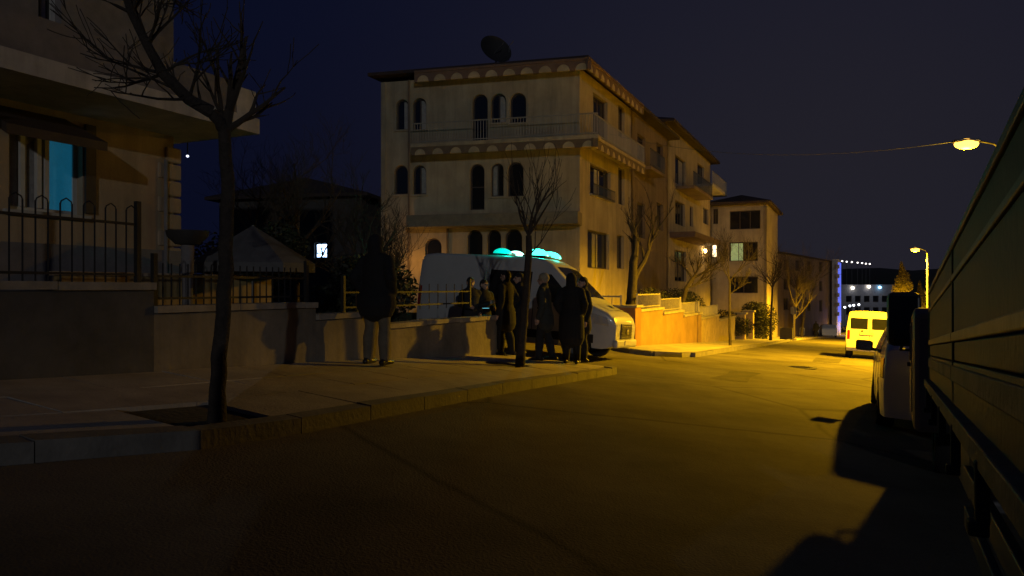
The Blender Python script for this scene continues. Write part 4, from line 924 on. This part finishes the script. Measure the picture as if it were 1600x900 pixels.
    def over(self, name, x0, x1, w0, w1, mat, off=.009):                          # patch on the top surface (windscreen, hood panel)
        vs = []; nx, ny = 10, 8
        for i in range(nx + 1):
            x = x0 + (x1 - x0) * i / nx; wv = w0 + (w1 - w0) * i / nx
            for j in range(ny + 1):
                y = wv * (2 * j / ny - 1); yy = self.hw(x, self.top(x) - self.rc) - self.rc
                vs.append((x + off * .7, y, self.top(x) + self.crown * max(0, 1 - abs(y) / max(.1, yy)) + off))
        m = ny + 1
        return MB().add(vs, [(i*m+j, i*m+j+1, (i+1)*m+j+1, (i+1)*m+j) for i in range(nx) for j in range(ny)]).build(name, mat, self.root, smooth=True)
    def seam(self, x, z0, z1, sides=(1, -1)): self.side('door_seam', [(x - .008, z0), (x + .008, z0), (x + .008, z1), (x - .008, z1)], BLKP, sides, .003)
    def mirror(self, x, z, size=(.10, .2, .26), out=.2):
        for sd in (1, -1):
            y = sd * (self.hw(x, z) + out); mb = MB(); mb.box((x, y, z + .04), size)
            o_ = mb.build('mirror', BLKP, self.root, bevel=.035); MB().bar((x + .03, sd * (self.hw(x, z) - .02), z - .02), (x, y, z), .06, .05).build('arm', BLKP, o_)
            MB().box((x - size[0] / 2 - .002, y, z + .04), (.006, size[1] * .8, size[2] * .8)).build('mirror_glass', CHROME, o_)
    def rear_plate(self, x, y, z, w, h, name, mat, d=.02): return MB().box((x, y, z), (d, w, h)).build(name, mat, self.root, bevel=.006)

# white van with teal beacons, nose out of the side street
yawV = PHI; c = ST(17.45, -7.75)
V = Vehicle('van', 'white panel van with glowing teal roof beacons and its side door open', 'van', 5.4, 2.02,
   [(-2.7, 2.22), (-2.62, 2.34), (-2.3, 2.38), (.2, 2.40), (.75, 2.36), (1.0, 2.24), (1.92, 1.42), (2.05, 1.34), (2.5, 1.17), (2.64, 1.05), (2.7, .92)], [(-1.75, .34), (1.75, .34)], VANW, 1.25, group=None, tum=.13)
V.root.matrix_world = ground_matrix(c.x, c.y, yawV, 3.4)
V.over('windscreen', 1.08, 1.86, .74, .80, GLASS)
V.side('door_window', [(1.0, 1.30), (1.72, 1.30), (1.02, 1.98), (.72, 1.98)], GLASS); V.side('lower_cladding', [(-2.6, .42), (2.2, .42), (2.2, .62), (-2.6, .62)], BLKP, off=.012)
V.side('body_moulding', [(-2.6, 1.30), (-.75, 1.30), (-.75, 1.335), (-2.6, 1.335)], VANW, off=.014)
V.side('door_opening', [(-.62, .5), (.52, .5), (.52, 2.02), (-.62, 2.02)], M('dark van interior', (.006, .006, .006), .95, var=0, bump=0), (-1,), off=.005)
sd = V.side('sliding_door', [(-2.0, .5), (-.72, .5), (-.72, 2.02), (-2.0, 2.02)], VANW, (-1,), off=.075)[0]
MB().box((-.85, -1.095, 1.15), (.16, .03, .04)).build('handle', BLKP, sd)
for x in (.62, 1.75): V.seam(x, .6, 1.3)
for s_ in (1, -1):
    V.side('headlamp', [(2.2, .88), (2.55, .84), (2.5, 1.04), (2.12, 1.13)], LAMPGLASS, (s_,), off=.012); V.side('door_handle', [(.75, 1.12), (.93, 1.12), (.93, 1.16), (.75, 1.16)], BLKP, (s_,), off=.035); V.side('tail_lamp', [(-2.68, 1.0), (-2.58, 1.0), (-2.58, 1.5), (-2.68, 1.5)], REDL, (s_,), off=.012)
V.mirror(1.48, 1.3, (.12, .2, .34), .12)
gr = MB(); gr.box((2.71, 0, .73), (.035, .92, .36)).build; gr.box((2.71, 0, .73), (.03, .92, .36))
g_ = gr.build('grille', BLKP, V.root, bevel=.01)
for k in range(5): MB().box((2.735, 0, .60 + k * .065), (.02, .86, .018)).build('grille_bar', CHROME if k in (0, 4) else BLKP, g_)
MB().lathe([(0, .02), (.07, .015), (.085, 0)], (0, 0, 0), n=18).build('badge', CHROME, g_).matrix_local = Matrix.Translation((2.745, 0, .73)) @ Matrix.Rotation(R(90), 4, 'Y')
MB().box((2.70, 0, .44), (.14, 1.72, .2)).build('front_bumper', VANW, V.root, bevel=.05); MB().box((2.775, 0, .46), (.02, .52, .11)).build('number_plate', WHITE, V.root)
V.over('hood_panel', 2.12, 2.45, .6, .58, VANW, .012); V.over('hood_scoop', 2.2, 2.36, .12, .12, BLKP, .02)
WTEAL = M('white teal beacon glow', (.5, .9, .9), .3, var=0, bump=0, emit=(.45, 1, .9), es=3.0)
for x, ln, m_, hgt, my in ((-.62, .5, TEALD, .15, WTEAL), (.36, .62, TEAL, .17, TEAL)):
    z = V.top(x) + .035; bb = MB().box((x, 0, z + .012), (ln, 1.16, .045)).build('beacon_base', BLKP, V.root, bevel=.01)
    for yy in (-.36, .36):
        MB().ball((x + (.0 if yy < 0 else .06), yy, z + .036), (ln / 2, .2, hgt), 18, 8, z0=0.0).build('beacon_lens', m_ if yy < 0 else my, bb, smooth=True)
    MB().box((x, 0, z + .07), (ln * .55, .4, .07)).build('siren_speaker', BLKP, bb, bevel=.02)
point_light('beacon_light', (.4, -.2, 2.72), (.0, .95, .62), 48, .12, V.root); point_light('beacon_light', (-.35, -.75, 2.62), (.0, .95, .70), 7, .12, V.root)

# yellow lit small van parked ahead, rear towards us
SMALLP = M('pale cream paint', (.66, .62, .5), .35, var=.08, scale=1.5, bump=.02, coat=.4)
c = at(1357, 560, 30.0)
yawS = math.pi / 2 + PHI + R(-1)
V2 = Vehicle('small_van', 'small pale van seen from behind, bright yellow under the street lamp', 'van', 4.0, 1.68,
   [(-2.0, 1.30), (-1.97, 1.62), (-1.86, 1.78), (-1.6, 1.83), (.3, 1.84), (.55, 1.78), (1.25, 1.1), (1.85, .9), (2.0, .7)], [(-1.3, .3), (1.3, .3)], SMALLP, 1.05, tum=.11, tail=.03, rc=.09)
V2.root.matrix_world = ground_matrix(c.x, c.y, yawS, 2.6)
for sd in (1, -1):
    V2.rear_plate(-1.995, sd * .37, 1.36, .60, .42, 'rear_window', GLASS, .03).matrix_local = Matrix.Rotation(0, 4, 'Y')
    V2.rear_plate(-1.99, sd * .73, .92, .09, .34, 'tail_lamp', REDL, .06)
V2.rear_plate(-2.005, 0, 1.0, .014, 1.1, 'door_seam', BLKP, .012); V2.rear_plate(-2.02, .1, .98, .5, .11, 'number_plate', WHITE, .015); V2.rear_plate(-2.03, 0, .52, 1.58, .2, 'rear_bumper', SMALLP, .1)
V2.rear_plate(-2.01, .26, 1.08, .08, .06, 'door_lock', BLKP, .03)
V2.side('side_window', [(-.1, 1.12), (.95, 1.12), (.52, 1.62), (-.1, 1.62)], GLASS); V2.over('windscreen', .62, 1.18, .6, .64, GLASS); V2.mirror(.85, 1.1, (.1, .16, .16), .1); V2.seam(-.15, .4, 1.05); V2.seam(.95, .4, 1.05)
# white car just beyond the truck
CARP = M('silver white paint', (.62, .64, .62), .3, var=.06, scale=1.5, bump=.02, coat=.5)
c = ST(12.9, 1.18); yawC = math.pi / 2 + PHI
V3 = Vehicle('car', 'pale car parked just ahead of the truck, its black wing mirror sticking out', 'car', 4.2, 1.78,
   [(-2.1, .95), (-2.04, 1.1), (-1.7, 1.3), (-1.2, 1.5), (-.4, 1.55), (.2, 1.5), (.95, 1.05), (1.8, .9), (2.05, .74), (2.1, .62)], [(-1.3, .31), (1.32, .31)], CARP, .95, clear=.22, tum=.2)
V3.root.matrix_world = ground_matrix(c.x, c.y, yawC, 2.6)
V3.over('windscreen', .26, .9, .56, .66, GLASS); V3.over('rear_window', -1.95, -1.3, .6, .52, GLASS)
V3.side('rear_door_window', [(-1.1, 1.0), (-.25, 1.0), (-.25, 1.42), (-.85, 1.42)], GLASS); V3.side('front_door_window', [(-.2, 1.0), (.72, 1.0), (.2, 1.42), (-.2, 1.42)], GLASS)
for x in (-1.15, -.22, .82): V3.seam(x, .32, 1.0)
for s_ in (1, -1):
    V3.side('tail_lamp', [(-2.06, .72), (-1.85, .72), (-1.8, .98), (-2.02, .98)], REDL, (s_,)); V3.side('headlamp', [(1.7, .62), (2.0, .62), (1.9, .8), (1.6, .84)], LAMPGLASS, (s_,)); V3.side('door_handle', [(-.1, .86), (.08, .86), (.08, .9), (-.1, .9)], CARP, (s_,), off=.03)
    V3.side('turn_signal', [(1.0, .72), (1.08, .72), (1.08, .77), (1.0, .77)], AMBER, (s_,), off=.012)
V3.mirror(.72, .98, (.14, .26, .17), .18)
# far parked cars catching the cool light
for px, py, y, yw, lab, nm in ((1292, 522, 88, 1.3, 'small pale car parked far down by the blue lit wall', 0), (1262, 522, 92, 2.6, 'second far pale car left of the blue lit wall', 1), (1225, 520, 84, 2.4, 'far parked car half hidden behind the planter box', 2)):
    c = at(px, py, y)
    v = Vehicle('car', lab, 'car', 4.1, 1.72, [(-2.05, .95), (-1.95, 1.08), (-1.3, 1.45), (-.4, 1.5), (.2, 1.44), (.95, 1.02), (1.8, .88), (2.05, .66)], [(-1.28, .3), (1.3, .3)], CARP, .95, clear=.22, tum=.2, group='cars far down the street')
    v.root.matrix_world = ground_matrix(c.x, c.y, yw, 2.6); v.side('side_window', [(-1.0, 1.0), (.7, 1.0), (.2, 1.38), (-.8, 1.38)], GLASS); v.over('windscreen', .28, .88, .56, .62, GLASS)
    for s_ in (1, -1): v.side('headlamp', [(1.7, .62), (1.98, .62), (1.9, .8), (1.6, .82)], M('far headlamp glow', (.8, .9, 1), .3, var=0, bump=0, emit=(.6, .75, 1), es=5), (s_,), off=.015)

# ------------------------------------------------------------------ the truck beside the camera
uT = Vector((.467, .884, 0)).normalized(); yawT = math.atan2(uT.y, uT.x); pitch = .074
TK = empty('truck', (0, 0, 0), 'dark flatbed truck with boarded sides filling the right edge', 'truck')
X = Vector((uT.x, uT.y, -pitch)).normalized(); Y = Vector((-uT.y, uT.x, 0)); Z = X.cross(Y)
mT = Matrix((X, Y, Z)).transposed().to_4x4(); mT.translation = Vector((0, 0, CZ)); TK.matrix_world = mT      # local: x ahead, y left, z relative to the eye
SD = -.225; BW = 2.35; A0, A1 = -2.6, 7.6
PANEL = M('grey painted board', (.038, .037, .036), .6, var=.35, scale=2.0, bump=.25, bscale=18); BOARD = M('worn pale board', (.17, .145, .11), .65, var=.5, scale=3.5, bump=.4, bscale=22); BAND = M('worn steel band', (.12, .115, .11), .5, metal=.3, var=.4, scale=4, bump=.2); DKRED = M('chassis black', (.015, .014, .013), .7, var=.3)
LN = A1 - A0; MX = (A0 + A1) / 2
def tb(name, c, d, mat, parent=TK, bev=.006): return MB().box(c, d).build(name, mat, parent, bevel=bev)
bed = tb('bed_floor', (MX, SD - BW / 2, -.33), (LN, BW, .1), DKRED)
for sgn, yy in ((1, SD), (-1, SD - BW)):
    i_ = -1 if sgn > 0 else 1; nm = 3; seg = LN / nm
    for k in range(nm):
        cx = A0 + seg * (k + .5)
        lo = tb('lower_sideboard', (cx, yy + i_ * .02, -.16), (seg - .03, .04, .22), PANEL)
        tb('board_edge', (cx, yy + sgn * .004, -.105), (seg - .03, .012, .075), BOARD, lo)
        mi = tb('middle_sideboard', (cx, yy + i_ * .022, .0), (seg - .03, .036, .09), PANEL)
        up_ = tb('upper_sideboard', (cx, yy + i_ * .02, .29), (seg - .03, .036, .42), PANEL)
        tb('steel_band', (cx, yy + sgn * .002, .07), (seg - .03, .014, .045), BAND, up_); tb('steel_band', (cx, yy + sgn * .002, .355), (seg - .03, .014, .03), BAND, up_)
        tb('top_rail', (cx, yy + i_ * .015, .515), (seg - .01, .05, .035), BAND)
    for k in range(nm + 1): tb('stake_post', (A0 + seg * k, yy + i_ * .03, .1), (.07, .07, .8), DKRED)
    tb('side_rail', (MX, yy + sgn * .012, -.285), (LN, .06, .07), BOARD)
    for k in range(9):
        hx = A0 + .6 + k * 1.1; hk = tb('latch_hook', (hx, yy + sgn * .03, -.38), (.045, .035, .17), DKRED); tb('hook_end', (hx, yy + sgn * .04, -.475), (.06, .05, .04), DKRED, hk)
tb('headboard', (A1 + .03, SD - BW / 2, .15), (.05, BW, .9), PANEL); tb('tailboard', (A0 - .03, SD - BW / 2, .0), (.05, BW, .6), PANEL)
for yy in (SD - .75, SD - BW + .75): tb('chassis_rail', (MX + 1.2, yy, -.55), (LN + 2.2, .1, .3), DKRED)
tb('side_guard', (3.6, SD - .12, -.72), (3.0, .04, .12), STEEL); tb('side_guard', (3.6, SD - .12, -.95), (3.0, .04, .12), STEEL); tb('fuel_tank', (5.9, SD - .4, -.75), (1.1, .5, .45), STEEL, bev=.06)
# cab
cab = MB(); SC_ = -.10; prof = [(7.78, -.75), (9.6, -.75), (9.72, -.4), (9.66, -.1), (9.35, .30), (9.1, .40), (7.86, .40), (7.78, .34)]
cab.poly(prof, BW * 1.04, lambda a, b_, w_: Vector((a, SC_ + w_, b_)))
TCAB = M('truck cab paint', (.20, .21, .20), .4, var=.15, scale=2, bump=.03, coat=.3); cb = cab.build('cab', TCAB, TK, bevel=.05)
for sgn, yy in ((1, SC_), (-1, SC_ - BW * 1.04)):
    dr = MB().poly([(8.2, -.6), (9.45, -.6), (9.5, -.12), (9.2, .27), (8.2, .27)], .02, lambda a, b_, w_: Vector((a, yy + sgn * .012 + w_ * sgn, b_))).build('cab_door', TCAB, TK)
    MB().poly([(8.3, -.1), (9.38, -.1), (9.13, .24), (8.3, .24)], .015, lambda a, b_, w_: Vector((a, yy + sgn * .025 + w_ * sgn, b_))).build('door_window', GLASS, dr)
    MB().box((8.32, yy + sgn * .03, -.14), (.16, .03, .04)).build('door_handle', BLKP, dr)
MB().add([(9.375, SC_ - .14, .29), (9.375, SC_ - BW * 1.04 + .14, .29), (9.675, SC_ - BW * 1.04 + .1, -.08), (9.675, SC_ - .1, -.08)], [(0, 1, 2, 3)]).build('windscreen', GLASS, TK)
tb('front_bumper', (9.75, SD - BW * .5, -.72), (.12, BW * .9, .3), STEEL)
# wing mirrors on arms
for sgn, yy in ((1, SC_), (-1, SC_ - BW * 1.04)):
    mc = Vector((9.25, yy + sgn * .07, .34))
    mr = MB().box(mc, (.16, .34, .60)).build('wing_mirror', BLKP, TK, bevel=.07)
    MB().box(mc + Vector((-.084, 0, .06)), (.008, .27, .38)).build('mirror_glass', M('mirror glass dark', (.02, .02, .02), .05, metal=.8, var=0, bump=0), mr)
    MB().tube([(9.3, yy, .5), (9.28, yy + sgn * .1, .52), mc + Vector((.02, 0, .2))], .018, n=8).build('mirror_arm', BLKP, mr); MB().tube([(9.4, yy, .0), (9.3, yy + sgn * .1, .0), mc + Vector((.02, 0, -.22))], .018, n=8).build('mirror_arm', BLKP, mr)
inv_mT = mT.inverted()
for wx in (-.6, .3, 8.75):
    for sgn in (1, -1):
        yy = SD - BW / 2 + sgn * (BW / 2 - .2); wpos = mT @ Vector((wx, yy, -1.0)); gz = GW(wpos.x, wpos.y); rr = .44
        lz = (inv_mT @ Vector((wpos.x, wpos.y, gz))).z + rr
        ty = MB().lathe([(rr * .55, -.13), (rr * .95, -.13), (rr, -.09), (rr, .09), (rr * .95, .13), (rr * .55, .13)], (wx, yy, lz), 'y', 28).build('wheel', RUBBER, TK, smooth=True)
        MB().lathe([(0, .03 * sgn), (.12, .05 * sgn), (.2, -.02 * sgn), (rr * .56, .08 * sgn), (rr * .57, -.1 * sgn)], (wx, yy, lz), 'y', 24).build('rim', STEEL, ty, smooth=True)
        MB().lathe([(.0, -.06), (.09, -.06), (.09, .06), (0, .06)], (wx, yy, lz), 'y', 12).build('hub', DKRED, ty)
    c_ = Vector((wx, SD - BW / 2, lz)); MB().bar(c_ + Vector((0, -BW / 2 + .2, 0)), c_ + Vector((0, BW / 2 - .2, 0)), .12).build('axle', DKRED, TK); MB().bar(c_, (wx, SD - BW / 2, -.5), .5, .3).build('spring_hanger', DKRED, TK)

# ------------------------------------------------------------------ street lamps, power line, small things
def street_lamp(head, pole_xy, label, watts, emis, scale=1.0):
    g_ = GW(*pole_xy); base = Vector((pole_xy[0], pole_xy[1], g_)); root = empty('street_lamp', base, label, 'street lamp', 'sodium street lamps'); hd = Vector(head) - base
    top = Vector((0, 0, hd.z - .25))
    MB().tube([(0, 0, 0), (0, 0, 1.2), (0, 0, 1.25), top], [.11, .11, .075, .055], n=12).build('pole', STEEL, root, smooth=True)
    d = Vector((hd.x, hd.y, 0)); L = d.length; d.normalize()
    MB().tube([top, top + d * L * .2 + Vector((0, 0, .22)), hd - d * .3 + Vector((0, 0, .1))], .028, n=8).build('arm', IRON, root, smooth=True)
    rz = math.atan2(d.y, d.x); h = MB().box(hd + Vector((0, 0, .1)), (.78, .3, .1), rz=rz).build('lantern', STEEL, root, bevel=.04)
    mb = MB(); mb.ball((0, 0, 0), (.30 * scale, .15 * scale, .14 * scale), 16, 10); bl = mb.build('bulb_cover', emis, h, smooth=True); bl.location = hd; bl.rotation_euler = (0, 0, rz)
    point_light('street_lamp_light', hd + Vector((0, 0, -.32)), LAMP_COL, watts, .16, root)
    sp_ = bpy.data.lights.new('street_lamp_beam', 'SPOT'); sp_.color = LAMP_COL; sp_.energy = LAMP_SPOT * watts / LAMP_W; sp_.spot_size = R(158); sp_.spot_blend = .36; sp_.shadow_soft_size = .16
    so = bpy.data.objects.new('street_lamp_beam', sp_); COL.objects.link(so); so.parent = root; so.location = hd + Vector((0, 0, -.3)); so.rotation_euler = Vector((-.06, 0, -1)).to_track_quat('-Z', 'Y').to_euler()
    MB().box((0, -.12, 1.0), (.12, .02, .35)).build('inspection_door', STEEL, root); return root
L1 = at(1510, 225, 24.0); street_lamp(L1, (L1.x + 1.0, L1.y - .2), 'nearest sodium street lamp above the truck', LAMP_W, SODIUM, 1.25)
L2 = at(1430, 390, 54.0); street_lamp(L2, (L2.x + 1.0, L2.y + .2), 'second sodium street lamp rising above the conifers', LAMP_W * 1.5, SODIUM, 1.2)
L3 = at(1451, 458, 98.0); street_lamp(L3, (L3.x + 1.2, L3.y), 'farthest sodium street lamp, just above the truck mirror', LAMP_W * .6, SODIUM, 1.8)
# overhead cable from the lamp pole across the street to the arched house
a, b_ = L1 + Vector((-.1, 0, .12)), Vector((f1.p1.x + .3, f1.p1.y + 5, EAVE - 1.2)); pts = []
for k in range(25): f = k / 24; q = a.lerp(b_, f); q.z -= .9 * 4 * f * (1 - f); pts.append(q)
cbl = MB().tube(pts, .009, n=5).build('overhead_cable', M('pale cable', (.10, .10, .10), .5), None, a); tag(cbl, 'thin overhead cable running left from the nearest street lamp', 'cable')
# planter box and sign post on the far pavement
p = gp(1229, 531, 56, PH); pb = empty('planter_box', p, 'square dark planter box on the far pavement', 'planter', rz=PHI)
for k in range(4): MB().box(((.42, 0, -.42, 0)[k], (0, .42, 0, -.42)[k], .42), ((.06, .9, .06, .9)[k], (.78, .06, .78, .06)[k], .84)).build('side_panel', M('dark planter wood', (.04, .035, .03), .8), pb)
MB().box((0, 0, .7), (.78, .78, .08)).build('soil', SOIL, pb)
p = gp(1240, 534, 52, PH); sp = empty('sign_post', p, 'thin pale sign post beside the planter box', 'post'); MB().tube([(0, 0, 0), (0, 0, 2.3)], .035, n=8).build('pole', RAILW, sp); MB().box((0, 0, 2.1), (.4, .03, .5), rz=PHI).build('plate', STEEL, sp)
# hill across the valley with a string of lamps
mb = MB(); n = 60; vs = []; rnd = random.Random(4)
for k in range(n + 1):
    x = -700 + 1700 * k / n; h = 17 + 7 * math.sin(k * .35) + 4 * math.sin(k * 1.1 + 1) + rnd.uniform(-1, 1); vs += [(x, 420, -12), (x, 520, h * .55), (x, 640, h), (x, 900, -12)]
mb.add(vs, [(i*4+j, i*4+j+1, (i+1)*4+j+1, (i+1)*4+j) for i in range(n) for j in range(3)])
tag(mb.build('hill', GRASS, smooth=True), kind='structure')
HL = M('hill lamp glow', (1, .95, .9), .4, var=0, bump=0, emit=(1, .92, .85), es=3.0)
for i, (px, py) in enumerate(((1316, 408), (1323, 409), (1331, 409.5), (1340, 410.5), (1347, 411), (1353, 412), (1359, 412.5))):
    p = at(px, py, 415); e = empty('hill_lamp', (p.x, p.y, -11.9), ('leftmost', 'second from left', 'third from left', 'middle', 'third from right', 'second from right', 'rightmost')[i] + ' tiny white lamp of the string across the valley', 'street lamp', 'string of lamps across the valley')
    MB().tube([(0, 0, 0), (0, 0, p.z + 11.9)], .12, n=6).build('pole', STEEL, e); MB().ball((0, 0, p.z + 11.9), (.5, .5, .42), 8, 6).build('globe', HL, e)
for i, (px, py) in enumerate(((1320, 480), (1328, 478), (1334, 477), (1342, 476))):
    p = at(px, py, 140); gz = GW(p.x, p.y); e = empty('yard_lamp', (p.x, p.y, gz), ('leftmost', 'second from left', 'third from left', 'rightmost')[i] + ' small white lamp of the row before the far grey building', 'lamp', 'lamps before the far building')
    MB().tube([(0, 0, 0), (0, 0, p.z - gz)], .05, n=6).build('pole', STEEL, e); MB().ball((0, 0, p.z - gz), (.2, .2, .18), 8, 6).build('globe', COOLE, e)
